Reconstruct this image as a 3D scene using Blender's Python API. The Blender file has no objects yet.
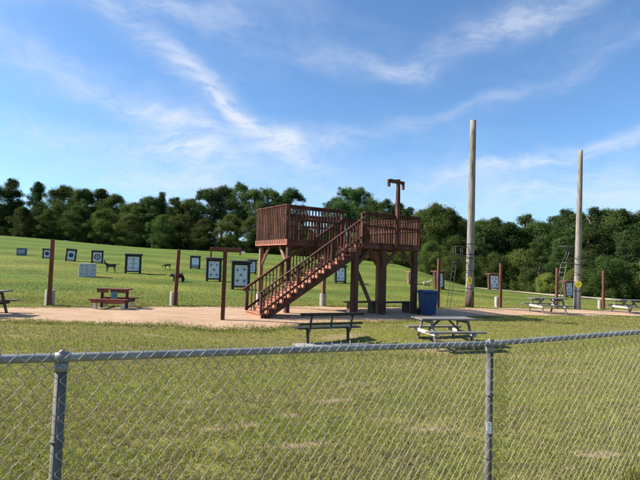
import bpy, math, random
import numpy as np
from mathutils import Vector, Matrix
random.seed(7)
rng = np.random.default_rng(11)
sc = bpy.context.scene
COL = sc.collection
R = math.radians

# ------------------------------------------------------------------ camera
EYE = 1.55
F = 490.0                       # focal length in photo pixels (640 wide)
PITCH = math.atan(25 / F)
ROLL = R(1.8)
cam_d = bpy.data.cameras.new('camera')
cam = bpy.data.objects.new('camera', cam_d)
COL.objects.link(cam)
CM = Matrix.Rotation(math.pi / 2 + PITCH, 4, 'X') @ Matrix.Rotation(ROLL, 4, 'Z')
cam.matrix_world = Matrix.Translation((0, 0, EYE)) @ CM
cam_d.sensor_width = 36
cam_d.lens = 36 * F / 640
cam_d.clip_start = 0.05
cam_d.clip_end = 3000
sc.camera = cam

# ------------------------------------------------------------------ terrain
def sstep(a, b, x):
    t = np.clip((x - a) / (b - a), 0, 1)
    return t * t * (3 - 2 * t)

def terrain(X, Y):
    X = np.asarray(X, float); Y = np.asarray(Y, float)
    zl = np.interp(X, [-60, -12, -6, 6, 10, 17.5, 30, 80], [-.2, -.26, -.32, -.38, -.47, -.65, -.85, -1.2])
    z = zl * sstep(3.5, 12.5, Y)
    dip = np.exp(-((Y - 13.2) / 1.9) ** 2) * sstep(-7, -1, X) * (1 - sstep(8, 14, X))
    z = z - .38 * dip
    yl = 22.3 + .47 * np.clip(X, -25, 25) + 3.0
    yc = np.interp(X, [-55, -11, 6, 14, 30], [85, 78, 68, 57, 57])
    Xs = X + 1.5 * np.sin(Y * .05)
    H = np.interp(Xs, [-90, -55, -47, -38, -27, -11, 6, 10, 12.5, 15, 18, 24, 60],
                  [5.6, 4.85, 4.45, 3.85, 3.35, 3.05, 2.35, 1.9, 1.1, .2, -.45, -.75, -1.1])
    r = sstep(0, 1, np.clip((Y - yl) / np.maximum(yc - yl, 5), 0, 1))
    z = z + r * (H - zl)
    # slight unevenness of the turf
    z = z + .015 * np.sin(X * 1.7 + 1.3 * np.sin(Y * .9)) * np.sin(Y * 1.1 + .5) * sstep(2, 5, Y)
    # small bank on the near side of the fence at the right
    z = z + .42 * np.exp(-(((X - 2.25) / .55) ** 2 + ((Y - 3.0) / .33) ** 2))
    return z

def tz(x, y): return float(terrain(x, y))

def ray(px, py):
    d = CM.to_3x3() @ Vector(((px - 320) / F, (240 - py) / F, -1))
    return d / d.y
def ground_at(px, py, dmax=140):
    """where the line of sight through a photo pixel meets the ground"""
    d = ray(px, py)
    y = 2.0
    while y < dmax:
        if EYE + d.z * y <= tz(d.x * y, y):
            a, b = y - .25, y
            for _ in range(30):
                m = (a + b) / 2
                if EYE + d.z * m <= tz(d.x * m, m): b = m
                else: a = m
            return Vector((d.x * b, b, tz(d.x * b, b)))
        y += .25
    print('no ground', px, py)
    return Vector((d.x * 80, 80, tz(d.x * 80, 80)))
def at_dist(px, y):
    d = ray(px, 265 + (px - 320) * math.tan(ROLL))
    return Vector((d.x * y, y, tz(d.x * y, y)))
def height_at(px, py, y):
    return EYE + ray(px, py).z * y

# ------------------------------------------------------------------ materials
MATS = {}
class NT:
    def __init__(s, tree): s.t = tree
    def n(s, kind, **kw):
        nd = s.t.nodes.new(kind)
        for k, v in kw.items():
            if k.startswith('i_'):
                key = k[2:]
                key = int(key) if key.isdigit() else key.replace('_', ' ')
                nd.inputs[key].default_value = v
            else: setattr(nd, k, v)
        return nd
    def l(s, a, b): s.t.links.new(a, b)
    def math(s, op, a, b=None, c=None, clamp=False):
        nd = s.t.nodes.new('ShaderNodeMath'); nd.operation = op; nd.use_clamp = clamp
        for i, v in enumerate((a, b, c)):
            if v is None: continue
            if isinstance(v, (int, float)): nd.inputs[i].default_value = v
            else: s.l(v, nd.inputs[i])
        return nd.outputs[0]
    def noise(s, vec, scale, detail=4, rough=.55, dist=0):
        nd = s.n('ShaderNodeTexNoise'); nd.inputs['Scale'].default_value = scale
        nd.inputs['Detail'].default_value = detail; nd.inputs['Roughness'].default_value = rough
        nd.inputs['Distortion'].default_value = dist
        if vec is not None: s.l(vec, nd.inputs['Vector'])
        return nd.outputs[0]
    def ramp(s, fac, stops):
        nd = s.n('ShaderNodeValToRGB'); cr = nd.color_ramp
        while len(cr.elements) > 1: cr.elements.remove(cr.elements[-1])
        for i, (p, c) in enumerate(stops):
            e = cr.elements[0] if i == 0 else cr.elements.new(p)
            e.position = p
            e.color = (c, c, c, 1) if isinstance(c, (int, float)) else (*c, 1)
        s.l(fac, nd.inputs[0]); return nd.outputs[0]
    def mix(s, fac, a, b, blend='MIX'):
        nd = s.n('ShaderNodeMix', data_type='RGBA', blend_type=blend)
        for sock, v in ((nd.inputs[0], fac), (nd.inputs[6], a), (nd.inputs[7], b)):
            if isinstance(v, (int, float)): sock.default_value = v
            elif isinstance(v, tuple): sock.default_value = (*v, 1)
            else: s.l(v, sock)
        return nd.outputs[2]
    def mapping(s, vec, scale=(1, 1, 1), rot=(0, 0, 0), loc=(0, 0, 0)):
        nd = s.n('ShaderNodeMapping'); nd.inputs['Scale'].default_value = scale
        nd.inputs['Rotation'].default_value = rot; nd.inputs['Location'].default_value = loc
        s.l(vec, nd.inputs['Vector']); return nd.outputs[0]

def new_mat(name):
    m = bpy.data.materials.new(name); m.use_nodes = True
    t = NT(m.node_tree); b = m.node_tree.nodes['Principled BSDF']
    MATS[name] = m
    return m, t, b

def surf(name, c1, c2, scale=6, stretch=(1, 1, 1), rough=.8, metal=0, bump=.15, spec=.3, third=None):
    """a varied surface: two tones of the thing's own colour in object space, with a fine bump"""
    m, t, b = new_mat(name)
    tc = t.n('ShaderNodeTexCoord').outputs['Object']
    v = t.mapping(tc, stretch)
    f = t.noise(v, scale, 6, .62)
    col = t.ramp(f, [(.32, c1), (.68, c2)] if third is None else [(.28, c1), (.5, c2), (.72, third)])
    oi = t.n('ShaderNodeObjectInfo').outputs['Random']
    hv = t.n('ShaderNodeHueSaturation'); t.l(col, hv.inputs['Color'])
    isl = t.n('ShaderNodeNewGeometry').outputs['Random Per Island']
    t.l(t.math('ADD', t.math('MULTIPLY_ADD', oi, .25, .62), t.math('MULTIPLY', isl, .5)), hv.inputs['Value'])
    t.l(hv.outputs[0], b.inputs['Base Color'])
    b.inputs['Roughness'].default_value = rough; b.inputs['Metallic'].default_value = metal
    b.inputs['Specular IOR Level'].default_value = spec
    if bump:
        bp = t.n('ShaderNodeBump'); bp.inputs['Strength'].default_value = bump; bp.inputs['Distance'].default_value = .02
        t.l(t.noise(v, scale * 3, 4), bp.inputs['Height']); t.l(bp.outputs[0], b.inputs['Normal'])
    return m

surf('red_stained_wood', (.046, .021, .014), (.092, .039, .026), 3, (1, 1, .5), .85, bump=.3, third=(.155, .073, .050), spec=.15)
surf('red_step_wood', (.33, .13, .08), (.48, .205, .13), 5, (1, 1, 1), .8, bump=.3)
surf('brown_wood', (.065, .028, .016), (.12, .054, .033), 4, (1, 1, .3), .8, bump=.3)
surf('tan_wood', (.17, .085, .045), (.27, .15, .085), 4, (1, 1, .3), .8, bump=.3)
surf('post_wood', (.10, .034, .017), (.17, .064, .034), 4, (1, 1, .25), .85, bump=.3)
surf('red_table_wood', (.12, .040, .022), (.21, .075, .042), 4, (.4, 1, 1), .8, bump=.3)
surf('grey_wood', (.085, .078, .074), (.19, .175, .165), 5, (.25, 2, 2), .85, bump=.4)
surf('pale_wood', (.42, .38, .33), (.60, .56, .50), 5, (1, 1, 1), .85, bump=.3)
surf('dark_wood', (.055, .040, .032), (.10, .075, .060), 5, (.4, 1, 1), .85, bump=.3)
surf('pole_crack_wood', (.06, .05, .04), (.10, .085, .07), 6, (2, 2, .5), .9)
surf('pole_wood', (.12, .10, .082), (.225, .195, .165), 3.2, (2.5, 2.5, .5), .9, bump=.6, third=(.29, .26, .22), spec=.1)
surf('pole_butt', (.06, .036, .025), (.13, .08, .055), 4, (2, 2, .6), .85, bump=.4)
surf('concrete', (.28, .27, .25), (.42, .40, .37), 8, (1, 1, 1), .9, bump=.2)
surf('white_tube', (.27, .245, .21), (.42, .385, .34), 6, (1, 1, .6), .7, bump=.1)
surf('galvanised', (.17, .17, .175), (.29, .29, .29), 12, (1, 1, .6), .55, .15, .15, .4)
surf('galvanised_post', (.065, .058, .050), (.155, .143, .128), 9, (1, 1, .5), .65, .0, .25, .25)
surf('wire', (.27, .245, .19), (.42, .39, .32), 20, (1, 1, 1), .6, .0, 0, .3)
surf('dark_steel', (.018, .022, .022), (.035, .040, .040), 8, (1, 1, 1), .5, .2, .05)
surf('stand_steel', (.075, .085, .070), (.13, .145, .12), 8, (1, 1, 1), .6, .2, .05)
surf('grey_steel', (.035, .038, .036), (.065, .068, .065), 8, (1, 1, 1), .5, .4, .05)
surf('dark_green_slat', (.014, .020, .020), (.030, .038, .038), 6, (.4, 2, 2), .55, 0, .1)
surf('blue_plastic', (.008, .042, .135), (.012, .058, .18), 3, (1, 1, 1), .45, 0, .03, .4)
surf('black_rubber', (.02, .02, .02), (.03, .03, .03), 5, (1, 1, 1), .8)
surf('black_frame', (.022, .020, .019), (.045, .040, .036), 5, (1, 1, 1), .85)
surf('target_paper', (.52, .54, .56), (.74, .74, .73), 5, (1, 1, 1), .9, bump=.1)
surf('foam_grey', (.50, .49, .47), (.68, .67, .65), 4, (1, 1, 1), .9, bump=.2)
surf('foam_dark', (.10, .11, .12), (.18, .19, .20), 4, (1, 1, 1), .9, bump=.2)
surf('ink_blue', (.03, .055, .16), (.05, .08, .22), 6, rough=.8, bump=0)
surf('ink_black', (.03, .03, .035), (.06, .06, .065), 6, rough=.8, bump=0)
surf('ink_grey', (.22, .25, .33), (.36, .39, .47), 6, rough=.8, bump=0)
surf('yellow_sign', (.85, .66, .03), (.90, .74, .05), 5, rough=.5, bump=0)
surf('white_sticker', (.72, .72, .72), (.82, .82, .82), 9, rough=.5, bump=0)
surf('teal_panel', (.06, .16, .17), (.12, .25, .26), 30, rough=.6, bump=0)
surf('deer_foam', (.026, .021, .017), (.05, .040, .031), 6, rough=.9)
surf('tan_foam', (.22, .16, .10), (.32, .25, .17), 6, rough=.9)
surf('bear_foam', (.014, .013, .012), (.03, .027, .024), 6, rough=.85)
surf('bark', (.06, .048, .036), (.13, .11, .085), 4, (2, 2, .4), .9, bump=.5)
surf('pale_bark', (.22, .20, .17), (.36, .33, .29), 4, (2, 2, .4), .9, bump=.4)

def turf_colour(t):
    """colour of mown turf at a world position: greens, straw and bare brown patches"""
    pos = t.n('ShaderNodeNewGeometry').outputs['Position']
    sep = t.n('ShaderNodeSeparateXYZ'); t.l(pos, sep.inputs[0])
    big = t.noise(t.mapping(pos, (1, 1.5, 1)), .16, 3, .5)
    mid = t.noise(t.mapping(pos, (.6, 1.3, 1)), .9, 5, .65, .6)
    fine = t.noise(pos, 9, 5, .7)
    green = t.ramp(fine, [(.25, (.105, .112, .020)), (.5, (.20, .205, .036)), (.78, (.29, .28, .058))])
    straw = t.ramp(fine, [(.25, (.11, .082, .030)), (.55, (.25, .185, .075)), (.8, (.36, .28, .13))])
    soil = t.ramp(fine, [(.3, (.11, .075, .045)), (.7, (.25, .18, .115))])
    lush = t.ramp(fine, [(.25, (.050, .092, .013)), (.5, (.092, .15, .022)), (.78, (.145, .20, .036))])
    # the range field beyond the path is greener than the worn turf in front
    far = t.n('ShaderNodeMapRange'); far.inputs[1].default_value = 17; far.inputs[2].default_value = 30
    yy = t.math('MULTIPLY_ADD', sep.outputs[0], -.45, sep.outputs[1])
    t.l(yy, far.inputs[0])
    field = t.mix(t.ramp(big, [(.35, 0), (.65, 1)]), green, lush)
    front = t.mix(t.ramp(mid, [(.40, .05), (.66, .6)]), green, straw)
    front = t.mix(t.ramp(big, [(.56, 0), (.72, .5)]), front, lush)
    mott = t.noise(t.mapping(pos, (.8, 1.2, 1)), 4.2, 4, .7)
    front = t.mix(t.ramp(mott, [(.53, 0), (.68, .58)]), front, soil)
    bare = t.noise(t.mapping(pos, (.55, 1.6, 1), loc=(3.1, 1.7, 0)), .75, 6, .7, .4)
    front = t.mix(t.ramp(bare, [(.57, 0), (.68, .7)]), front, soil)
    fieldx = t.mix(t.ramp(mid, [(.42, 0), (.75, .24)]), field, straw)
    far2 = t.n('ShaderNodeMapRange'); far2.inputs[1].default_value = 36; far2.inputs[2].default_value = 62; far2.inputs[4].default_value = .75
    t.l(sep.outputs[1], far2.inputs[0])
    fieldx = t.mix(far2.outputs[0], fieldx, lush)
    col = t.mix(far.outputs[0], front, fieldx)
    # worn bare spots on the lawn in front
    acc = None
    for (bx, by, lx, ly, an) in SPOTS:
        ca, sa = math.cos(an), math.sin(an)
        dx = t.math('SUBTRACT', sep.outputs[0], bx); dy = t.math('SUBTRACT', sep.outputs[1], by)
        p_ = t.math('ADD', t.math('MULTIPLY', dx, ca / lx), t.math('MULTIPLY', dy, sa / lx))
        q_ = t.math('ADD', t.math('MULTIPLY', dx, -sa / ly), t.math('MULTIPLY', dy, ca / ly))
        e_ = t.math('EXPONENT', t.math('MULTIPLY', t.math('ADD', t.math('MULTIPLY', p_, p_), t.math('MULTIPLY', q_, q_)), -1))
        acc = e_ if acc is None else t.math('ADD', acc, e_)
    brk = t.noise(t.mapping(pos, (.8, 1.5, 1)), 5.5, 5, .7)
    wornf = t.math('MULTIPLY', acc, t.math('MULTIPLY_ADD', brk, 3.2, -.95))
    col = t.mix(t.ramp(wornf, [(.22, 0), (.55, .85)]), col, (.34, .24, .14))
    # mowing passes across the hill
    wv = t.math('SINE', t.math('MULTIPLY_ADD', sep.outputs[0], .11, t.math('MULTIPLY', sep.outputs[1], .95)))
    st = t.math('MULTIPLY', t.math('MULTIPLY_ADD', wv, .14, 0), far.outputs[0])
    hs = t.n('ShaderNodeHueSaturation'); t.l(col, hs.inputs['Color'])
    t.l(t.math('ADD', st, 1.0), hs.inputs['Value'])
    return hs.outputs[0], fine, mid

SPOTS = []
for (sx, sy, slx, sly, san) in ((243, 425, .22, .05, .12), (215, 429, .22, .03, .1), (291, 416, .13, .06, .3), (331, 401, .28, .07, .4), (425, 429, .30, .05, .05),
                                (300, 445, .4, .06, .3), (565, 372, .4, .08, 0), (600, 455, .25, .07, 0), (150, 335, .5, .10, 0)):
    sp = ground_at(sx, sy); SPOTS.append((sp.x, sp.y, slx, sly * 1.6, san))
SPOTS += [(3.45, 13.75, .9, .35, .25), (3.85, 15.0, .8, .3, .25), (.75, 14.75, .9, .3, .45)]
def make_turf():
    m, t, b = new_mat('turf')
    c, fine, mid = turf_colour(t)
    dk = t.mix(.12, c, (.05, .045, .02))
    t.l(dk, b.inputs['Base Color']); b.inputs['Roughness'].default_value = .95
    b.inputs['Specular IOR Level'].default_value = .1
    bp = t.n('ShaderNodeBump'); bp.inputs['Strength'].default_value = .8; bp.inputs['Distance'].default_value = .06
    t.l(t.math('ADD', fine, t.math('MULTIPLY', mid, 2)), bp.inputs['Height']); t.l(bp.outputs[0], b.inputs['Normal'])
    m, t, b = new_mat('grass_blade')
    c, fine, mid = turf_colour(t)
    ri = t.n('ShaderNodeNewGeometry').outputs['Random Per Island']
    hs = t.n('ShaderNodeHueSaturation'); t.l(c, hs.inputs['Color'])
    t.l(t.math('MULTIPLY_ADD', ri, .9, .75), hs.inputs['Value'])
    r2 = t.math('FRACT', t.math('MULTIPLY', ri, 37.3))
    t.l(t.math('MULTIPLY_ADD', r2, .04, .485), hs.inputs['Hue'])
    hs.inputs['Saturation'].default_value = .98
    t.l(hs.outputs[0], b.inputs['Base Color']); b.inputs['Roughness'].default_value = .7
    b.inputs['Specular IOR Level'].default_value = .25
    tr = t.n('ShaderNodeBsdfTranslucent'); t.l(hs.outputs[0], tr.inputs['Color'])
    mx = t.n('ShaderNodeMixShader'); mx.inputs[0].default_value = .35
    t.l(b.outputs[0], mx.inputs[1]); t.l(tr.outputs[0], mx.inputs[2])
    t.l(mx.outputs[0], m.node_tree.nodes['Material Output'].inputs['Surface'])
    m, t, b = new_mat('pale_gravel')
    pos = t.n('ShaderNodeNewGeometry').outputs['Position']
    t.l(t.ramp(t.noise(pos, 2.2, 6, .7), [(.3, (.36, .28, .19)), (.7, (.50, .40, .28))]), b.inputs['Base Color']); b.inputs['Roughness'].default_value = .95
    m, t, b = new_mat('sand')
    pos = t.n('ShaderNodeNewGeometry').outputs['Position']
    f = t.noise(t.mapping(pos, (.7, 1.4, 1)), 1.1, 7, .7)
    g = t.noise(pos, 26, 4, .7)
    c = t.ramp(f, [(.3, (.43, .275, .165)), (.5, (.56, .365, .225)), (.72, (.64, .45, .30))])
    c = t.mix(t.ramp(g, [(.3, .35), (.6, 0)]), c, (.24, .15, .09))
    c = t.mix(t.ramp(t.noise(t.mapping(pos, (.5, 1.6, 1)), .55, 6, .75), [(.54, 0), (.70, .45)]), c, (.36, .245, .16))
    t.l(c, b.inputs['Base Color']); b.inputs['Roughness'].default_value = .95; b.inputs['Specular IOR Level'].default_value = .1
    bp = t.n('ShaderNodeBump'); bp.inputs['Strength'].default_value = .9; bp.inputs['Distance'].default_value = .05
    t.l(t.math('ADD', g, t.math('MULTIPLY', f, 2)), bp.inputs['Height']); t.l(bp.outputs[0], b.inputs['Normal'])
make_turf()

def leaf_mat(name, dark, mid, light, trans=.38):
    m, t, b = new_mat(name)
    geo = t.n('ShaderNodeNewGeometry')
    ri = geo.outputs['Random Per Island']
    oi = t.n('ShaderNodeObjectInfo').outputs['Random']
    tc = t.n('ShaderNodeTexCoord').outputs['Object']
    cl = t.noise(tc, .55, 3, .6)
    v = t.math('ADD', t.math('MULTIPLY', ri, .45), t.math('MULTIPLY', cl, .55))
    c = t.ramp(v, [(.28, dark), (.5, mid), (.70, light)])
    hs = t.n('ShaderNodeHueSaturation'); t.l(c, hs.inputs['Color'])
    t.l(t.math('MULTIPLY_ADD', oi, .055, .487), hs.inputs['Hue'])
    o2 = t.math('FRACT', t.math('MULTIPLY', oi, 17.7))
    t.l(t.math('MULTIPLY_ADD', o2, .65, .72), hs.inputs['Value'])
    t.l(hs.outputs[0], b.inputs['Base Color']); b.inputs['Roughness'].default_value = .7
    b.inputs['Specular IOR Level'].default_value = .08
    tr = t.n('ShaderNodeBsdfTranslucent'); t.l(hs.outputs[0], tr.inputs['Color'])
    mx = t.n('ShaderNodeMixShader'); mx.inputs[0].default_value = trans
    t.l(b.outputs[0], mx.inputs[1]); t.l(tr.outputs[0], mx.inputs[2])
    t.l(mx.outputs[0], m.node_tree.nodes['Material Output'].inputs['Surface'])
leaf_mat('leaf_broad', (.042, .062, .015), (.086, .116, .026), (.15, .175, .042))
leaf_mat('leaf_airy', (.050, .078, .022), (.088, .125, .036), (.135, .17, .055))
leaf_mat('leaf_pine', (.028, .048, .014), (.054, .080, .022), (.090, .115, .032), .25)
leaf_mat('leaf_pale', (.12, .135, .026), (.19, .20, .040), (.27, .27, .06))

# ------------------------------------------------------------------ object helpers
def tag(o, label=None, cat=None, group=None, kind=None):
    if label: o['label'] = label
    if cat: o['category'] = cat
    if group: o['group'] = group
    if kind: o['kind'] = kind
    return o
def empty(name, loc=(0, 0, 0), rz=0, label=None, cat=None, group=None):
    o = bpy.data.objects.new(name, None); COL.objects.link(o)
    o.location = loc; o.rotation_euler = (0, 0, rz); o.empty_display_size = .2
    return tag(o, label, cat, group)
def link(o, parent=None):
    COL.objects.link(o)
    if parent is not None: o.parent = parent
    return o
def kids(o): return [c for c in bpy.data.objects if c.parent == o]
def copy_tree(o, parent=None):
    c = o.copy(); COL.objects.link(c); c.parent = parent
    for ch in kids(o): copy_tree(ch, c)
    return c

class MB:
    def __init__(s): s.v = []; s.f = []
    def add(s, vs, fs):
        n = len(s.v); s.v += [tuple(p) for p in vs]; s.f += [tuple(i + n for i in f) for f in fs]; return s
    def box(s, c, size, rot=None):
        hx, hy, hz = (q / 2 for q in size); c = Vector(c)
        vs = []
        for x, y, z in ((-1, -1, -1), (1, -1, -1), (1, 1, -1), (-1, 1, -1), (-1, -1, 1), (1, -1, 1), (1, 1, 1), (-1, 1, 1)):
            p = Vector((x * hx, y * hy, z * hz))
            if rot is not None: p = rot @ p
            vs.append(c + p)
        return s.add(vs, [(0, 3, 2, 1), (4, 5, 6, 7), (0, 1, 5, 4), (1, 2, 6, 5), (2, 3, 7, 6), (3, 0, 4, 7)])
    def b(s, x0, x1, y0, y1, z0, z1):
        return s.box(((x0 + x1) / 2, (y0 + y1) / 2, (z0 + z1) / 2), (abs(x1 - x0), abs(y1 - y0), abs(z1 - z0)))
    def beam(s, p, q, w, h, up=(0, 0, 1)):
        p, q = Vector(p), Vector(q); d = q - p; L = d.length; d.normalize()
        up = Vector(up)
        if abs(d.dot(up)) > .98: up = Vector((0, 1, 0))
        side = d.cross(up).normalized(); u2 = side.cross(d)
        return s.box((p + q) / 2, (L, w, h), Matrix((d, side, u2)).transposed())
    def tube(s, pts, rad, n=8, cap=True):
        pts = [Vector(p) for p in pts]
        if isinstance(rad, (int, float)): rad = [rad] * len(pts)
        rings = []; ref = None
        for i, p in enumerate(pts):
            d = (pts[min(i + 1, len(pts) - 1)] - pts[max(i - 1, 0)]).normalized()
            if ref is None:
                ref = Vector((0, 0, 1)) if abs(d.z) < .9 else Vector((1, 0, 0))
            a = d.cross(ref).normalized(); bb = a.cross(d); ref = bb
            rings.append([p + rad[i] * (math.cos(2 * math.pi * k / n) * a + math.sin(2 * math.pi * k / n) * bb) for k in range(n)])
        vs = [v for r in rings for v in r]; fs = []
        for i in range(len(pts) - 1):
            for k in range(n):
                fs.append((i * n + k, i * n + (k + 1) % n, (i + 1) * n + (k + 1) % n, (i + 1) * n + k))
        if cap:
            fs.append(tuple(range(n - 1, -1, -1))); fs.append(tuple((len(pts) - 1) * n + k for k in range(n)))
        return s.add(vs, fs)
    def disc(s, c, r, y, t=.004, n=20):
        """a thin disc in the xz plane facing -y"""
        vs = [(c[0] + r * math.cos(2 * math.pi * k / n), yy, c[1] + r * math.sin(2 * math.pi * k / n)) for yy in (y, y + t) for k in range(n)]
        fs = [tuple(range(n)), tuple(range(2 * n - 1, n - 1, -1))] + [(k, n + k, n + (k + 1) % n, (k + 1) % n) for k in range(n)]
        return s.add(vs, fs)
    def build(s, name, mat, parent=None, smooth=False, bevel=0):
        me = bpy.data.meshes.new(name)
        me.from_pydata(s.v, [], s.f); me.update()
        me.materials.append(MATS[mat])
        if smooth:
            me.polygons.foreach_set('use_smooth', [True] * len(me.polygons))
        o = bpy.data.objects.new(name, me); link(o, parent)
        if bevel:
            bm = o.modifiers.new('bevel', 'BEVEL'); bm.width = bevel; bm.segments = 2; bm.limit_method = 'ANGLE'
        return o

def np_mesh(name, verts, faces, mat, parent=None, smooth=False):
    verts = np.asarray(verts, np.float32); faces = np.asarray(faces, np.int32)
    nf, k = faces.shape
    me = bpy.data.meshes.new(name)
    me.vertices.add(len(verts)); me.vertices.foreach_set('co', verts.ravel())
    me.loops.add(nf * k); me.loops.foreach_set('vertex_index', faces.ravel())
    me.polygons.add(nf); me.polygons.foreach_set('loop_start', np.arange(0, nf * k, k, dtype=np.int32))
    if smooth: me.polygons.foreach_set('use_smooth', np.ones(nf, bool))
    me.update(calc_edges=True); me.validate()
    me.materials.append(MATS[mat])
    return link(bpy.data.objects.new(name, me), parent)

# ------------------------------------------------------------------ ground, paths, grass
def axis(lo, hi, segs):
    out = []
    for a, b, st in segs: out += list(np.arange(a, b, st))
    return np.array(sorted(set(np.round([lo] + out + [hi], 4))))
xs = axis(-900, 900, [(-900, -120, 60), (-120, -50, 4), (-50, -16, 1), (-16, 16, .3), (16, 50, 1), (50, 120, 4), (120, 900, 60)])
ys = axis(-60, 1600, [(-60, 0, 10), (0, 30, .3), (30, 95, 1), (95, 140, 5), (140, 1600, 80)])
GX, GY = np.meshgrid(xs, ys)
GZ = terrain(GX, GY)
nx, ny = len(xs), len(ys)
idx = np.arange(nx * ny).reshape(ny, nx)
fc = np.stack([idx[:-1, :-1], idx[:-1, 1:], idx[1:, 1:], idx[1:, :-1]], -1).reshape(-1, 4)
tag(np_mesh('ground', np.stack([GX, GY, GZ], -1).reshape(-1, 3), fc, 'turf', None, True), kind='structure')

def wob(t, seed): return (math.sin(t * 1.3 + seed) + .6 * math.sin(t * 3.1 + 2 * seed) + .35 * math.sin(t * 7.7 + 3 * seed) + .25 * math.sin(t * 17.3 + seed) + .22 * math.sin(t * 29.1 + 2 * seed)) * .12
NEAR_X = [-40, -9.5, -1.5, 2.0, 8.0, 18.5, 40]; NEAR_Y = [10.5, 13.5, 15.2, 17.0, 21.6, 27.3, 37]
FAR_X = [-40, -11.5, -5.8, 0, 5.8, 10, 20.5, 40]; FAR_Y = [13, 16.7, 19.9, 22.6, 23.9, 26.6, 31.2, 41]
def path_near(x): return float(np.interp(x, NEAR_X, NEAR_Y)) + wob(x, 1.1)
def path_far(x): return float(np.interp(x, FAR_X, FAR_Y)) + wob(x, 4.2)
def strip(name, near, far, x0, x1, dx, nw, mat, lift):
    X = np.arange(x0, x1, dx); V = []
    for x in X:
        a, b = near(x), far(x)
        for j in range(nw + 1):
            y = a + (b - a) * j / nw; V.append((x, y, tz(x, y) + lift))
    n = nw + 1; fs = [(i * n + j, (i + 1) * n + j, (i + 1) * n + j + 1, i * n + j + 1) for i in range(len(X) - 1) for j in range(nw)]
    return tag(np_mesh(name, V, fs, mat, None, True), kind='structure')
strip('sand_path', path_near, path_far, -30, 36, .12, 26, 'sand', .009)
def fp_near(x): return float(np.interp(x, [12, 19, 24.5, 29, 40], [62, 51, 45.5, 40.2, 36])) + wob(x, 2.2)
def fp_far(x): return fp_near(x) + 5.2 + wob(x, .4) * 2
strip('far_path', fp_near, fp_far, 12, 44, .4, 8, 'pale_gravel', .05)

def grass_patch(n, y0, y1, power, hmin, hmax, wid, lean, seed):
    g = np.random.default_rng(seed)
    u = g.random(n); p = 2 - power      # density ~ Y^-power over a widening wedge
    Y = (y0 ** p + u * (y1 ** p - y0 ** p)) ** (1 / p) if abs(p) > 1e-3 else y0 * (y1 / y0) ** u
    X = (g.random(n) * 2 - 1) * (Y * .74 + .6)
    wn = np.array([math.sin(x * 1.3 + 1.1) for x in X]) * .12
    pn = np.interp(X, NEAR_X, NEAR_Y) + wn; pf = np.interp(X, FAR_X, FAR_Y) + wn
    fpn = np.interp(X, [12, 19, 24.5, 29, 40], [62, 51, 45.5, 40.2, 36])
    keep = (X < 12) | (Y < fpn - 2.2) | (Y > fpn + 5.4)
    keep &= (Y < pn - .05 + .45 * np.where(X > 4, .05, 1) * g.exponential(.5, n) * (1 + .8 * np.sin(X * 2.3))) | (Y > pf - .22 * g.exponential(.6, n))
    clump = np.sin(X * 5.1 + 2 * np.sin(Y * 3.3)) * np.sin(Y * 6.7 + 2 * np.sin(X * 2.9)) + .8 * np.sin(X * 1.7 + Y * 2.3) * np.sin(Y * 1.1 - X * .7)
    keep &= (clump + 1.6 * g.random(n) > -.35)
    worn = np.zeros(n)
    for (bx, by, lx, ly, an) in SPOTS:
        ca, sa = math.cos(an), math.sin(an)
        worn += np.exp(-(((X - bx) * ca + (Y - by) * sa) / lx) ** 2 - ((-(X - bx) * sa + (Y - by) * ca) / ly) ** 2)
    keep &= worn * 1.1 < g.random(n) + .35
    X, Y = X[keep], Y[keep]; n = len(X)
    Z = terrain(X, Y)
    h = hmin + (hmax - hmin) * g.random(n) ** 1.6
    w = wid * (.6 + .8 * g.random(n))
    a = g.random(n) * 2 * np.pi; la = g.random(n) * 2 * np.pi; ll = h * lean * g.random(n)
    base = np.stack([X, Y, Z - .004], -1)
    side = np.stack([np.cos(a), np.sin(a), 0 * a], -1) * (w / 2)[:, None]
    tip = base + np.stack([np.cos(la) * ll, np.sin(la) * ll, h], -1)
    V = np.stack([base - side, base + side, tip], 1).reshape(-1, 3)
    return V
blades = [grass_patch(340000, 2.4, 9, 1.55, .012, .048, .0085, 1.3, 1),
          grass_patch(170000, 9, 24, 1.6, .018, .065, .015, 1.2, 2),
          grass_patch(130000, 19, 60, 2.0, .02, .07, .035, 1.2, 3)]
# long unmown grass on the bank at the fence
g = np.random.default_rng(5); n = 16000
gx = 1.25 + 1.7 * g.random(n); gy = 2.35 + 1.25 * g.random(n)
fy = 2.75 + (gx - .962) * .404
ok = (gy < fy - .03) & (gy > fy - .75); gx, gy = gx[ok], gy[ok]; n = len(gx)
h = .03 + .07 * g.random(n); a = g.random(n) * 6.28; la = g.random(n) * 6.28; ll = h * .7 * g.random(n)
base = np.stack([gx, gy, terrain(gx, gy)], -1); side = np.stack([np.cos(a), np.sin(a), 0 * a], -1) * .004
tip = base + np.stack([np.cos(la) * ll, np.sin(la) * ll, h], -1)
blades.append(np.stack([base - side, base + side, tip], 1).reshape(-1, 3))
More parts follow.
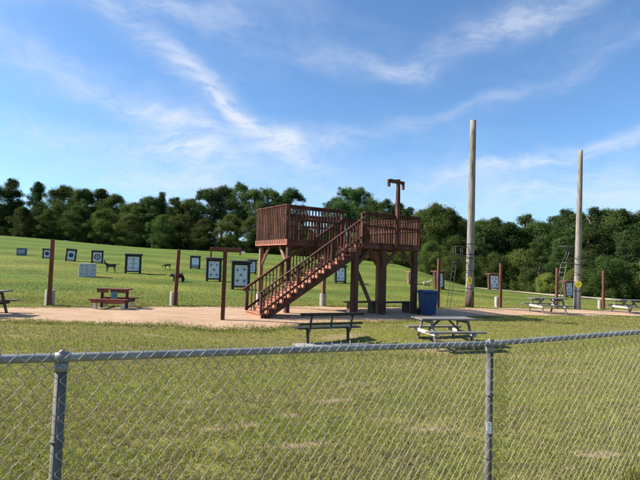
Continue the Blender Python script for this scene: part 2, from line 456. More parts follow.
# ragged tufts along both edges of the sand path
g = np.random.default_rng(9); n = 26000
gx = -22 + 52 * g.random(n); cl = np.sin(gx * 2.1) + np.sin(gx * 5.3 + 1) + .8 * np.sin(gx * 11.7)
near = g.random(n) < .6
gx[near & (gx > 4)] -= 20
spread = (g.standard_normal(n) * (.16 + .08 * np.abs(cl)) + .05 * cl) * np.where(gx > 5, .5, 1)
gy = np.where(near, np.array([path_near(x) for x in gx]) - .02, np.array([path_far(x) for x in gx]) + .04) + spread
h = (.02 + .06 * g.random(n)) * np.where(gx > 5, .5, 1); a = g.random(n) * 6.28; la = g.random(n) * 6.28; ll = h * 1.2 * g.random(n)
base = np.stack([gx, gy, terrain(gx, gy) + .004], -1); side = np.stack([np.cos(a), np.sin(a), 0 * a], -1) * .011
tip = base + np.stack([np.cos(la) * ll, np.sin(la) * ll, h], -1)
blades.append(np.stack([base - side, base + side, tip], 1).reshape(-1, 3))
V = np.concatenate(blades)
tag(np_mesh('grass', V, np.arange(len(V)).reshape(-1, 3), 'grass_blade'), kind='stuff')

# ------------------------------------------------------------------ chain link fence
def fence():
    P = [Vector((-3.1, .60)), Vector((-.872, 1.70)), Vector((.962, 2.75)), Vector((2.167, 3.237)), Vector((4.40, 4.14))]
    T = [1.27, 1.205, 1.143, 1.182, 1.25]
    root = empty('chain_link_fence', (P[1].x, P[1].y, 0), 0, 'galvanised chain link fence with silver top rail across the foreground lawn', 'fence')
    off = Vector((P[1].x, P[1].y, 0))
    def W(p, z): return Vector((p.x, p.y, z)) - off
    # rail
    MB().tube([W(p, t) for p, t in zip(P, T)], .0155, 16).build('top_rail', 'galvanised', root, True)
    for i in (1, 2, 4):
        rr = .019 if i == 1 else .0205
        g0 = tz(P[i].x, P[i].y) - .25
        po = MB().tube([W(P[i], g0), W(P[i], T[i] - .018)], rr, 18).build('post', 'galvanised_post', root, True)
        cp = MB()
        cp.tube([W(P[i], T[i] - .045), W(P[i], T[i] - .017)], rr + .003, 18)
        d = (P[i + 1] - P[i]).normalized() if i + 1 < len(P) else (P[i] - P[i - 1]).normalized()
        dd = Vector((d.x, d.y, 0))
        c = W(P[i], T[i])
        cp.tube([c - dd * .022, c + dd * .022], .0195, 16)
        cp.tube([c + Vector((0, 0, .014)), c + Vector((0, 0, .027))], [.014, .006], 12)
        cp.build('post_cap', 'galvanised', po, True)
        for zz in (.28, .62):
            MB().tube([W(P[i], T[i] - zz - .004), W(P[i], T[i] - zz + .004)], rr + .0035, 14).build('tie_band', 'galvanised_post', po, True)
        if i == 2:
            q = W(P[i], T[i] - .455) + Vector((-.004, -.0205, 0))
            MB().box(q, (.026, .004, .062)).build('sticker', 'white_sticker', po)
    # woven mesh
    pitch, hgt = .0238, .062
    wires = []
    rad = .00128
    for i in range(len(P) - 1):
        a, b = P[i], P[i + 1]; L = (b - a).length; d = (b - a) / L; nrm = Vector((d.y, -d.x))
        n = int(L / pitch)
        for k in range(n):
            x0 = k * pitch; t0 = x0 / L
            top = T[i] + (T[i + 1] - T[i]) * t0
            rows = int(1.12 / (hgt / 2))
            pts = []
            jit = random.uniform(-.002, .002)
            ph = 0 if k % 2 == 0 else 1
            # pairs of wire ends twist together above the rail
            tipx = x0 + (pitch if ph == 0 else 0)
            def pt(x, z, o=0): 
                q = a + d * x + nrm * (.0235 + o); return Vector((q.x, q.y, z)) - off
            pts.append(pt(tipx + jit, top + .037 + random.uniform(-.005, .004)))
            pts.append(pt(tipx + (.003 if ph == 0 else -.003), top + .026, .001 if ph else -.001))
            z = top + .020
            for r in range(rows):
                right = (r % 2 == ph)
                # start at the right side for even wires so that neighbours meet at every knuckle
                xx = x0 + (pitch + .0012 if right else -.0012)
                oz = .0022 if right else -.0022
                pts.append(pt(xx, z + .0028, oz)); pts.append(pt(xx, z - .0028, -oz))
                z -= hgt / 2
            wires.append(pts)
    m = MB()
    for pts in wires: m.tube(pts, rad, 5, cap=False)
    m.build('wire_mesh', 'wire', root, True)
fence()

# ------------------------------------------------------------------ viewing tower
def tower():
    O = Vector((-1.965, 16.9)); gz = -.35
    root = empty('viewing_tower', (O.x, O.y, gz), R(32), 'red stained wooden viewing tower with long staircase rising to its raised deck', 'tower')
    W, S, B = 'red_stained_wood', 'red_step_wood', 'brown_wood'
    U0, UB, U1 = 1.63, 4.25, 7.31; VS, V1 = 1.3, 4.05; DZ = 2.86
    # legs
    legs = [(4.02, .10, .23, B, 0), (5.41, .10, .23, B, 0), (7.12, .10, .21, B, 0), (1.78, 1.42, .17, B, 0), (1.80, 3.93, .16, 'tan_wood', 1),
            (5.02, 3.90, .17, 'tan_wood', 1), (6.9, 3.93, .17, 'tan_wood', 0), (6.26, 1.42, .17, 'tan_wood', 0)]
    for (u, v, w, m, foot) in legs:
        lg = MB().b(u - w / 2, u + w / 2, v - w / 2, v + w / 2, -.35, DZ - .28).build('leg', m, root, bevel=.01)
        if foot:
            MB().tube([(u, v, -.4), (u, v, .58)], .155, 18).build('footing', 'white_tube', lg)
    # beams, joists and deck boards
    m = MB()
    for (u0, u1, v) in ((UB - .25, U1, .1), (U0, U1, 1.42), (U0, U1, 3.93)):
        m.b(u0 + .02, u1 - .02, v - .06, v + .06, DZ - .28, DZ - .07)
    m.build('beam', B, root)
    rim = MB()
    rim.b(UB, U1, -.045, 0, DZ - .24, DZ - .002); rim.b(U1, U1 + .045, -.045, V1 + .045, DZ - .24, DZ - .002)
    rim.b(U0, U1, V1, V1 + .045, DZ - .24, DZ - .002); rim.b(U0, UB, VS - .045, VS, DZ - .24, DZ - .002)
    rim.build('rim_board', W, root)
    MB().b(U0 - .045, U0, VS - .045, V1 + .045, DZ - .22, DZ - .002).build('skirt_board', S, root)
    dk = MB()
    v = 0.0
    while v < V1 - .01:
        dk.b((UB if v < VS - .01 else U0), U1, v + .004, min(v + .14, V1) - .004, DZ - .068, DZ - .028); v += .14
    dk.build('deck', W, root)
    # knee braces
    def brace(p, q, mm=B): MB().beam(p, q, .06, .14).build('brace', mm, root)
    brace((4.10, .1, 1.95), (4.72, .1, DZ - .3)); brace((5.33, .1, 1.95), (4.74, .1, DZ - .3))
    brace((5.49, .1, 1.95), (6.1, .1, DZ - .3)); brace((7.04, .1, 1.95), (6.45, .1, DZ - .3))
    brace((1.80, 1.5, 1.85), (1.80, 2.2, DZ - .26), 'tan_wood'); brace((1.80, 3.85, 1.85), (1.80, 3.15, DZ - .26))
    brace((4.12, .12, 1.75), (4.80, .12, .50)); brace((3.94, .1, 2.05), (3.55, .1, 2.45))
    brace((4.94, 3.9, 1.95), (4.3, 3.9, DZ - .3)); brace((6.3, 1.5, 1.9), (6.3, 2.2, DZ - .3))
    # railings: pickets outside a top rail and a middle rail
    def railing(p, q, z0, z1, pw, gap, mat, nrm):
        p, q = Vector((*p, 0)), Vector((*q, 0)); d = q - p; L = d.length; d.normalize(); nv = Vector((*nrm, 0))
        m = MB(); n = int(L / gap)
        for k in range(n + 1):
            s = (k + .5) * L / (n + 1)
            c = p + d * s + nv * .045
            zz = z1 - .02 + random.uniform(-.012, .012)
            rot = Matrix((d, nv, Vector((0, 0, 1)))).transposed() @ Matrix.Rotation(random.uniform(-.008, .008), 3, 'Y')
            m.box(c + Vector((0, 0, (z0 + zz) / 2)), (pw * random.uniform(.92, 1.05), .026, zz - z0), rot)
        o = m.build('railing', mat, root)
        t = MB()
        e = d * .03
        t.beam(p - e + Vector((0, 0, z1 + .005)) + nv * .005, q + e + Vector((0, 0, z1 + .005)) + nv * .005, .15, .042)
        t.beam(p + Vector((0, 0, z1 - .075)) + nv * .0, q + Vector((0, 0, z1 - .075)) + nv * .0, .045, .10)
        t.beam(p + Vector((0, 0, z1 - .52)), q + Vector((0, 0, z1 - .52)), .045, .10)
        t.build('top_rail', mat, o)
        return o
    RB, RL = 4.03, 4.20
    railing((UB + .1, 0), (U1, 0), DZ - .10, RB, .062, .136, W, (0, -1))
    railing((U1, 0), (U1, V1), DZ - .14, RB, .085, .128, W, (1, 0))
    railing((U0, V1), (U1, V1), DZ - .14, RL - .06, .075, .15, W, (0, 1))
    railing((U0, VS), (U0, V1), DZ - .17, RL, .062, .160, W, (-1, 0))
    railing((U0, VS), (UB, VS), DZ - .10, RL - .03, .055, .15, W, (0, -1))
    # corner posts of the railing
    for (u, v, z) in ((U0 + .05, VS + .05, RL), (U0 + .05, V1 - .05, RL), (UB + .05, .07, RB), (U1 - .06, .07, RB), (UB - .05, VS + .05, RL - .03), (U1 - .06, V1 - .06, RB)):
        MB().b(u - .045, u + .045, v - .045, v + .045, DZ - .026, z - .03).build('rail_post', W, root)
    # staircase
    st = empty('staircase', (0, 0, 0)); st.parent = root
    N = 16; rise = DZ / N; run = UB / (N - 1)
    for i in range(N - 1):
        u = i * run; z = (i + 1) * rise
        m = MB()
        m.b(u - .03, u + run + .01, -.03, VS - .03, z - .042, z)
        m.b(u + .012, u + .034, -.02, VS - .04, z - rise + .001, z - .043)
        m.build('step', S, st, bevel=.006)
    MB().b(UB - .0, UB + .03, .05, VS - .05, DZ - .24, DZ - .03).build('step', S, st)
    ang = math.atan2(DZ, UB)
    for v in (.06, VS - .10):
        m = MB()
        # saw-tooth carriage closed below by a sloping edge
        vs = []; fs = []
        prof = [(0, -.02)]
        for i in range(N - 1):
            prof += [(i * run + .036, (i + 1) * rise - .044), ((i + 1) * run + .036, (i + 1) * rise - .044)]
        prof += [(UB + .036, DZ - .46), (.34, -.02)]
        k = len(prof)
        vs = [(a, v - .03, b) for a, b in prof] + [(a, v + .03, b) for a, b in prof]
        fs = [tuple(range(k)), tuple(range(2 * k - 1, k - 1, -1))] + [(i, k + i, k + (i + 1) % k, (i + 1) % k) for i in range(k)]
        m.add(vs, fs)
        m.build('stringer', W, st)
    # stair rails
    for v, hr, thick, sgn in ((.02, .93, .042, -1), (VS - .02, .98, .075, -1)):
        vv = v - .07 if v < .5 else v + .03
        m = MB()
        slope = DZ / UB
        n = 30
        for k in range(n):
            u = .10 + (UB - .12) * k / (n - 1)
            zt = u * slope + hr
            m.b(u - .017, u + .017, vv - .017, vv + .017, max(.02, u * slope - .10), zt - .03)
        o = m.build('stair_railing', W, st)
        h = MB()
        e = 0.02
        u0, u1 = -.12, UB + .08
        h.beam((u0, vv, u0 * slope + hr), (u1, vv, u1 * slope + hr), thick + .04, thick)
        h.beam((.0, vv + .033 * (1 if v < .5 else -1), .20), (UB, vv + .033 * (1 if v < .5 else -1), UB * slope + .20), .024, .08)
        for u in (.02, 1.45, 2.9):
            h.b(u - .045, u + .045, vv + (.055 if v < .5 else -.055) - .03, vv + (.055 if v < .5 else -.055) + .03, u * slope + .15, u * slope + hr - .04)
        h.build('handrail', W if v > .5 else B, o)
    # post with cross arm
    p = MB(); p.b(5.93 - .07, 5.93 + .07, -.20, -.07, DZ - .24, 4.3)
    p.add([(5.93 + a * .07, -.135 + b * .065, 4.3) for a, b in ((-1, -1), (1, -1), (1, 1), (-1, 1))] +
          [(5.93 + a * .058, -.135 + b * .055, 5.50) for a, b in ((-1, -1), (1, -1), (1, 1), (-1, 1))],
          [(0, 1, 5, 4), (1, 2, 6, 5), (2, 3, 7, 6), (3, 0, 4, 7), (4, 5, 6, 7)])
    post = p.build('arm_post', W, root)
    a = MB(); a.b(5.38, 6.24, -.175, -.095, 5.32, 5.44); a.b(5.385, 5.475, -.18, -.09, 5.16, 5.318); a.b(6.15, 6.235, -.18, -.09, 5.10, 5.318)
    a.b(5.45, 5.88, -.18, -.09, 5.441, 5.47)
    a.build('crossarm', W, post)
    return root
tower()

# ------------------------------------------------------------------ picnic tables and benches
def picnic_table(name, L, loc, rz, label, group=None, top='grey_wood', seat='grey_wood', frame='grey_wood', brace_mat='pale_wood', H=.76, sz=.44, TW=.74, SW=.68, extra=None):
    root = empty(name, loc, rz, label, 'picnic table', group)
    m = MB(); n = 5; w = TW / n
    for k in range(n):
        y = -TW / 2 + (k + .5) * w
        m.b(-L / 2 + random.uniform(-.008, .008), L / 2 + random.uniform(-.008, .008), y - w / 2 + .005, y + w / 2 - .005, H - .042, H + random.uniform(-.002, .002))
    m.build('tabletop', top, root)
    for s in (-1, 1):
        m = MB()
        for q in (-1, 1):
            m.b(-L / 2, L / 2, s * SW + q * .072 - .066, s * SW + q * .072 + .066, sz - .04, sz)
        m.build('seat', seat, root)
    for s in (-1, 1):
        x = s * (L / 2 - .30)
        fr = MB()
        for q in (-1, 1):
            fr.beam((x + .022, q * .27, H - .045), (x + .022, q * .64, -.06), .04, .09)
        fr.b(x - .02, x + .02, -TW / 2 + .03, TW / 2 - .03, H - .135, H - .044)
        o = fr.build('leg_frame', frame, root)
        MB().b(x - .022, x + .000, -SW - .13, SW + .13, sz - .135, sz - .042).build('seat_beam', brace_mat, o)
        MB().beam((x - .02 * s - .02, 0, sz - .09), (x - s * .45, 0, H - .05), .08, .04).build('brace', frame, o)
    return root
p = Vector((3.70, 14.4)); zc = tz(p.x, p.y)
picnic_table('picnic_table', 1.75, (p.x, p.y, zc), R(14), 'large weathered grey picnic table standing on the lawn just beyond the fence')
p = ground_at(1, 313.5)
picnic_table('picnic_table', 1.9, (-10.43, 14.9, tz(-10.4, 14.9)), R(3), 'dark grey picnic table cut off by the left edge, casting shadow on the sand path', top='grey_wood', seat='grey_wood', frame='dark_wood', brace_mat='dark_wood')
p = ground_at(547, 313)
picnic_table('picnic_table', 1.85, (p.x, p.y, p.z), R(10), 'grey picnic table left of the pole with the round yellow sign', 'weathered tables at the right')
p = ground_at(629, 313)
picnic_table('picnic_table', 1.85, (p.x, p.y, p.z), R(12), 'rightmost grey picnic table, beyond the last red post', 'weathered tables at the right')
p = ground_at(114, 308.3)
rt = empty('picnic_table', p, R(3), 'short red picnic table with pale feet at the edge of the sand path', 'picnic table')
m = MB()
for k in range(3): m.b(-.56, .56, -.30 + k * .205, -.30 + k * .205 + .195, .70, .745)
m.b(-.55, -.14, -.285, -.255, .60, .698); m.b(-.06, .55, -.285, -.255, .60, .698)
m.build('tabletop', 'red_table_wood', rt)
for s_ in (-1, 1):
    MB().b(s_ * .46 - .04, s_ * .46 + .04, -.05, .05, .02, .698).build('leg', 'red_stained_wood', rt, bevel=.008)
    MB().b(s_ * .50 - .045, s_ * .50 + .045, -.62, .62, .24, .335).build('seat_beam', 'red_stained_wood', rt)
    for q in (-1, 1): MB().b(s_ * .50 - .055, s_ * .50 + .055, q * .52 - .07, q * .52 + .07, -.08, .238).build('foot', 'pale_wood', rt)
for q in (-1, 1):
    m = MB(); m.b(-.68, .66, q * .60 - .13, q * .60 - .004, .337, .385); m.b(-.67, .67, q * .60 + .004, q * .60 + .13, .336, .384)
    m.b(-.60, .60, q * .60 - .10, q * .60 - .07, .25, .334)
    m.build('seat', 'red_table_wood', rt)
MB().b(-.44, .44, -.03, .03, .17, .25).build('stretcher', 'red_stained_wood', rt)
MB().b(-.03, .20, -.295, -.287, .36, .64).build('notice_panel', 'teal_panel', rt)

def park_bench():
    root = empty('park_bench', (.40, 14.0, tz(.4, 14.0)), R(25), 'dark green slatted park bench seen from behind on a concrete pad', 'bench')
    L = 2.0
    m = MB()
    for k in range(3): m.b(-L / 2, L / 2, .06 + k * .135, .06 + k * .135 + .125, .425, .462)
    m.build('seat', 'dark_green_slat', root)
    m = MB()
    rot = Matrix.Rotation(R(12), 3, 'X')
    m.box((0, -.075, .845), (L, .035, .085), rot); m.box((0, -.012, .575), (L, .035, .055), rot)
    m.build('backrest', 'dark_green_slat', root)
    for x in (-.66, .62):
        f = MB()
        f.beam((x, -.105, .89), (x, .02, .42), .05, .06); f.beam((x, .0, .41), (x, .42, .41), .05, .05)
        f.beam((x, .17, .40), (x, .12, -.05), .06, .065); f.beam((x, .02, .41), (x, .16, .25), .04, .05)
        f.build('leg', 'dark_steel', root)
    MB().beam((-.02, -.095, .88), (-.02, .02, .43), .04, .05).build('back_strut', 'dark_steel', root)
park_bench()
c = Vector((.45, 13.95)); m = MB()
rot = Matrix.Rotation(R(25), 3, 'Z')
m.box((c.x, c.y, tz(c.x, c.y) - .05), (2.2, .62, .16), rot)
tag(m.build('concrete_pad', 'concrete', None, bevel=.015), kind='structure')

TW0 = Matrix.Translation((-1.965, 16.9, 0)) @ Matrix.Rotation(R(32), 4, 'Z')
def tower_pt(u, v):
    p = TW0 @ Vector((u, v, 0)); return Vector((p.x, p.y, tz(p.x, p.y)))
def plank_bench(u, v, L, H, label, rz=32, back=False):
    p = tower_pt(u, v)
    root = empty('plank_bench', p, R(rz), label, 'bench')
    m = MB(); m.b(-L / 2, L / 2, -.20, -.01, H - .05, H); m.b(-L / 2, L / 2, .01, .20, H - .05, H)
    m.build('seat', 'dark_wood', root)
    for s in (-1, 1):
        q = MB(); q.b(s * (L / 2 - .22) - .07, s * (L / 2 - .22) + .07, -.17, .17, -.1, H - .052)
        q.build('leg', 'dark_wood', root)
    return root
plank_bench(4.78, .62, 1.5, .50, 'dark plank bench beneath the tower deck between its two front left legs')
plank_bench(6.45, .55, 1.75, .46, 'lower dark plank bench beneath the tower deck beside the blue bin')

# ------------------------------------------------------------------ blue wheeled bin
def bin_():
    p = Vector((4.50, 20.2)); root = empty('wheeled_bin', (p.x, p.y, tz(p.x, p.y)), R(14), 'dark blue wheeled rubbish bin standing by the right tower leg', 'bin')
    m = MB()
    def ring(hw, hd, z, dy=0): return [(-hw, -hd + dy, z), (hw, -hd + dy, z), (hw, hd + dy, z), (-hw, hd + dy, z)]
    vs = ring(.235, .28, .06, .02) + ring(.29, .36, .93)
    m.add(vs, [(3, 2, 1, 0), (0, 1, 5, 4), (1, 2, 6, 5), (2, 3, 7, 6), (3, 0, 4, 7), (4, 5, 6, 7)])
    m.build('body', 'blue_plastic', root, bevel=.03)
    l = MB(); l.b(-.315, .315, -.405, .375, .935, .975)
    l.add(ring(.34, .38, .976) + ring(.25, .27, 1.035), [(0, 1, 5, 4), (1, 2, 6, 5), (2, 3, 7, 6), (3, 0, 4, 7), (4, 5, 6, 7)])
    l.build('lid', 'blue_plastic', root, bevel=.012)
    MB().tube([(-.26, .43, .90), (.26, .43, .90)], .018, 10).build('handle', 'blue_plastic', root, True)
    for s in (-1, 1):
        MB().tube([(s * .27 - .03, .29, .13), (s * .27 + .03, .29, .13)], .13, 20).build('wheel', 'black_rubber', root, True)
bin_()

# ------------------------------------------------------------------ shooting line posts
def line_post(px, py, H, label, lean, tube=True, dx=0.0, tr=.17):
    p = ground_at(px, py)
    root = empty('line_post', p, R(25), label, 'post', 'red posts along the shooting line')
    m = MB()
    w = .075
    vs = [(a * w, -.02 + b * w * .8, -.2) for a, b in ((-1, -1), (1, -1), (1, 1), (-1, 1))] + [(a * w * .9 + lean, -.02 + b * w * .75, H) for a, b in ((-1, -1), (1, -1), (1, 1), (-1, 1))]
    m.add(vs, [(3, 2, 1, 0), (0, 1, 5, 4), (1, 2, 6, 5), (2, 3, 7, 6), (3, 0, 4, 7), (4, 5, 6, 7)])
    m.build('shaft', 'post_wood', root, bevel=.008)
    if tube:
        MB().tube([(dx, .065 + tr * .95, -.2), (dx, .065 + tr * .95, .57)], tr, 20).build('footing', 'white_tube', root)
    return root
line_post(49, 305.5, 2.47, 'dark red post with pale sleeve behind its foot, leftmost on the shooting line', .0)
line_post(174.5, 306, 2.32, 'leaning red post with pale sleeve, right of the short red picnic table', .07)
line_post(437.5, 307.5, 2.45, 'red post just right of the blue bin', .02, True, -.02, .11)
line_post(500, 307.5, 2.42, 'red post with pale foot between the first utility pole and the grey table', .0, True, -.06, .12)
line_post(556, 308.3, 2.40, 'red post rising behind the grey picnic table near the ladder stand', .05, True, -.02, .10)
line_post(603, 309.2, 2.42, 'red post with pale foot between the two grey picnic tables at the right', .0, True, -.05, .12)

def hanger():
    p = ground_at(222.5, 320)
    root = empty('bow_rack', p, R(8), 'T shaped brown post with crossbar for hanging bows on the sand path', 'rack')
    MB().b(-.065, .065, -.06, .06, -.25, 2.27).build('post', 'post_wood', root, bevel=.008)
    m = MB(); m.b(-.50, .52, -.055, .055, 2.272, 2.39)
    m.build('crossbar', 'post_wood', root, bevel=.006)
    for x, l in ((-.46, .30), (.49, .12)):
        MB().b(x - .024, x + .024, -.03, .03, 2.27 - l, 2.271).build('hanging_peg', 'post_wood', root)
hanger()

# ------------------------------------------------------------------ archery targets
def rect(m, x0, x1, z0, z1, y, t=.004): m.b(x0, x1, y, y + t, z0, z1)
def butt(px, py, wpx, hpx, label, face='bull', roof=True, rz=25, col='black_frame', slant=0, fw=.76):
    p = ground_at(px, py); s = p.y / F
    W, H = wpx * s, hpx * s
    W = W / max(.55, abs(math.cos(R(rz) + math.atan2(p.x, p.y)))) if rz > 30 else W
    root = empty('target_stand', p, R(rz), label, 'target', 'framed targets on the range field')
    root.rotation_euler = (R(-3), R(slant), R(rz))
    for q in (-1, 1):
        MB().b(q * W * .425 - W * .07, q * W * .425 + W * .07, -.05, .16, -.25, H * .93).build('leg', col, root)
    MB().b(-W * .365, W * .365, 0, .24, H * .07, H * .92).build('backstop', 'black_frame' if col == 'black_frame' else 'foam_dark', root)
    if roof:
        m = MB(); rot = Matrix.Rotation(R(8), 3, 'X')
        m.box((0, .08, H * .965), (W * 1.06, .60, H * .085), rot); m.build('roof', col, root)
    fx = W * .5 * fw; z0, z1 = H * .13, H * .85
    fc = MB().b(-fx, fx, -.016, -.002, z0, z1).build('target_face', 'target_paper', root)
    cz = (z0 + z1) / 2; r = min(fx, (z1 - z0) / 2)
    if face == 'bull':
        MB().disc((0, cz), r * .62, -.021).build('ring', 'ink_blue', fc)
        MB().disc((0, cz), r * .30, -.025).build('ring', 'ink_black', fc)
    elif face == 'rings':
        MB().disc((0, cz), r * .72, -.021).build('ring', 'ink_black', fc)
        MB().disc((0, cz), r * .42, -.025).build('ring', 'target_paper', fc)
        MB().disc((0, cz), r * .20, -.029).build('ring', 'ink_black', fc)
    elif face == 'spots':
        for (a, b) in ((-.45, .55), (.45, .55), (0, 0), (-.45, -.55), (.45, -.55)):
            a += random.uniform(-.06, .06); b += random.uniform(-.05, .05)
            MB().disc((a * fx, cz + b * (z1 - z0) / 2), r * random.uniform(.18, .27), -.021, n=9).build('spot', 'ink_grey', fc)
            MB().disc((a * fx, cz + b * (z1 - z0) / 2), r * .09, -.025).build('spot', 'ink_blue', fc)
    elif face == 'bars':
        m = MB()
        for k in range(3):
            zz = z0 + (z1 - z0) * (.2 + .3 * k); m.b(-fx * .62, fx * .62, -.021, -.017, zz - .03, zz + .05)
        m.build('print', 'ink_grey', fc)
        MB().b(-fx * .12, fx * .12, -.026, -.022, z0 + .1, z1 - .1).build('print', 'ink_grey', fc)
    elif face == 'band':
        MB().b(-fx * .95, fx * .95, -.021, -.017, z0 + .02, z0 + (z1 - z0) * .28).build('print', 'ink_grey', fc)
    return root
butt(46.8, 258.5, 8.2, 10, 'black framed target half hidden behind the leftmost red post', 'bull')
butt(70.3, 261.3, 9.6, 12.5, 'black framed target leaning sideways with a blue bullseye on white paper', 'bull', slant=4)
butt(97, 263.2, 11, 12.8, 'black framed target with black ring bullseye right above the pale foam block', 'rings')
butt(132.8, 273.4, 15.6, 19.6, 'tall black framed target with wide roof and barred face above the red table', 'bars')
butt(195, 269, 10.2, 13.2, 'small black target with grey foot band left of the T shaped rack', 'band')
butt(213.5, 281.3, 15.4, 23.5, 'tall roofed target directly behind the left arm of the T shaped rack', 'spots', fw=.77)
butt(240.5, 289.5, 19, 28.5, 'largest black framed target, standing just left of the tower staircase', 'spots', fw=.77)
butt(251.8, 274, 9.5, 14.5, 'small target peeking out behind the largest framed target', 'bars')
butt(340.5, 283.2, 12.5, 18, 'black framed target seen under the staircase right of the footed leg', 'spots')
butt(412, 284, 7, 12.5, 'narrow brown target stand half hidden by the right front tower leg', 'band', col='tan_wood', rz=40)
butt(439.5, 289, 9, 18, 'brown target stand seen at an angle behind the post by the blue bin', 'bars', col='brown_wood', rz=38)
butt(494.5, 290, 10.5, 16.5, 'roofed brown target stand behind the post between utility pole and grey table', 'spots', col='brown_wood', rz=36)
butt(569.5, 297.6, 9.5, 17, 'brown target stand between the ladder stand and the second utility pole', 'spots', col='brown_wood', rz=36)
butt(638.5, 298.5, 10, 15, 'brown target stand at the right edge beyond the last table', 'bars', col='brown_wood', rz=36)

def block(px, py, wpx, hpx, label, mat, dots):
    p = ground_at(px, py); s = p.y / F; W, H = wpx * s, hpx * s
    root = empty('foam_block', p, R(20), label, 'target block')
    MB().b(-W / 2, W / 2, 0, .45, -.02, H).build('body', mat, root, bevel=.03)
    if dots:
        for a in (-.32, 0, .32):
            for b in (.25, .55, .82):
                MB().disc((a * W + random.uniform(-.02, .02), b * H), W * .035, -.006, .01).build('spot', 'ink_blue', root)
    else:
        MB().b(-W * .36, W * .36, -.008, .005, H * .25, H * .75).build('face_panel', 'ink_grey', root)
block(21, 255.5, 8.5, 7.6, 'small dark grey foam block lying farthest left on the slope', 'foam_dark', False)
block(86.8, 277, 15.5, 13.6, 'pale grey foam target block with dark spots, standing without a frame', 'foam_grey', True)

def skin_body(name, verts, edges, rad, mat, parent, root_i=0, sub=2):
    me = bpy.data.meshes.new(name); me.from_pydata(verts, edges, []); me.update()
    me.materials.append(MATS[mat])
    o = bpy.data.objects.new(name, me); link(o, parent)
    sk = o.modifiers.new('skin', 'SKIN'); sk.use_smooth_shade = True
    for i, r in enumerate(rad):
        d = me.skin_vertices[0].data[i]; d.radius = (r, r) if isinstance(r, (int, float)) else r; d.use_root = (i == root_i)
    ss = o.modifiers.new('sub', 'SUBSURF'); ss.levels = sub; ss.render_levels = sub
    return o

def deer(px, py, hpx, rz, label, mat, head_down=False, antlers=True, face=-1):
    p = ground_at(px, py); s = hpx * p.y / F / 1.35      # 1.35 = modelled height to the ears
    root = empty('deer_target', p, R(rz), label, 'deer target'); root.scale = (s * -face, s, s)
    # head towards +x, four jointed legs
    V = [(-.42, 0, .80), (-.10, 0, .78), (.25, 0, .80), (.42, 0, .88), (.58, 0, 1.10), (.64, 0, 1.22), (.86, 0, 1.14),
         (-.55, 0, .86), (-.62, 0, .72)]
    r = [.165, .185, .18, .13, .09, .09, .045, .05, .03]
    if head_down:
        V[3:7] = [(.46, 0, .76), (.64, 0, .62), (.76, 0, .52), (.92, 0, .36)]
    E = [(0, 1), (1, 2), (2, 3), (3, 4), (4, 5), (5, 6), (0, 7), (7, 8)]
    for y in (-.09, .09):
        n = len(V); st = .03 if y > 0 else -.05
        V += [(-.44, y, .62), (-.36 + st, y, .47), (-.50 + st, y, .34), (-.47 + st, y, .02)]; r += [.095, .055, .038, .034]
        E += [(0, n), (n, n + 1), (n + 1, n + 2), (n + 2, n + 3)]
        n = len(V)
        V += [(.29, y, .60), (.28 - st, y, .38), (.29 - st, y, .02)]; r += [.075, .042, .034]
        E += [(2, n), (n, n + 1), (n + 1, n + 2)]
    skin_body('body', V, E, r, mat, root, 1)
    hx, hz = V[5][0], V[5][2]
    for y in (-1, 1):
        MB().tube([(hx - .02, y * .05, hz + .05), (hx - .05, y * .13, hz + .12), (hx - .06, y * .18, hz + .15)], [.02, .03, .004], 8).build('ear', mat, root, True)
        if antlers:
            MB().tube([(hx - .02, y * .03, hz + .06), (hx - .10, y * .14, hz + .20), (hx + .02, y * .20, hz + .36)], [.016, .013, .006], 6).tube(
                [(hx - .08, y * .12, hz + .18), (hx + .06, y * .13, hz + .28)], [.012, .005], 6).build('antler', 'tan_foam', root, True)
    return root
deer(110, 272.5, 12.5, 12, 'dark deer target standing with raised head beside the tall barred target', 'deer_foam', False, True, 1)
deer(167, 269.5, 8.0, 8, 'dark grazing deer target on the slope, left of the leaning post', 'deer_foam', True, False, 1)
deer(427, 288.5, 10.0, -10, 'small tan deer target on the field above the blue bin', 'tan_foam', False, False, -1)

def bear():
    p = ground_at(178, 281.6); s = 9.2 * p.y / F / .98
    root = empty('bear_target', p, R(10), 'black bear target walking behind the leaning red post', 'bear target'); root.scale = (-s, s, s)
    V = [(-.50, 0, .66), (-.1, 0, .70), (.32, 0, .66), (.56, 0, .66), (.72, 0, .66), (.92, 0, .58)]
    r = [.24, .27, .23, .16, .15, .07]; E = [(0, 1), (1, 2), (2, 3), (3, 4), (4, 5)]
    for y in (-.15, .15):
        st = .1 if y > 0 else -.06; n = len(V)
        V += [(-.50 + st, y, .40), (-.55 + st, y, .20), (-.50 + st, y, .05), (-.40 + st, y, .04)]; r += [.15, .10, .09, .07]
        E += [(0, n), (n, n + 1), (n + 1, n + 2), (n + 2, n + 3)]; n = len(V)
        V += [(.34 - st, y, .38), (.34 - st, y, .18), (.36 - st, y, .05), (.45 - st, y, .04)]; r += [.12, .09, .085, .065]
        E += [(2, n), (n, n + 1), (n + 1, n + 2), (n + 2, n + 3)]
    skin_body('body', V, E, r, 'bear_foam', root, 1)
    for y in (-1, 1):
        MB().tube([(.66, y * .10, .78), (.66, y * .13, .86)], [.05, .025], 10).build('ear', 'bear_foam', root, True)
    MB().tube([(.93, 0, .575), (1.0, 0, .56)], [.055, .035], 10).build('muzzle', 'deer_foam', root, True)
bear()

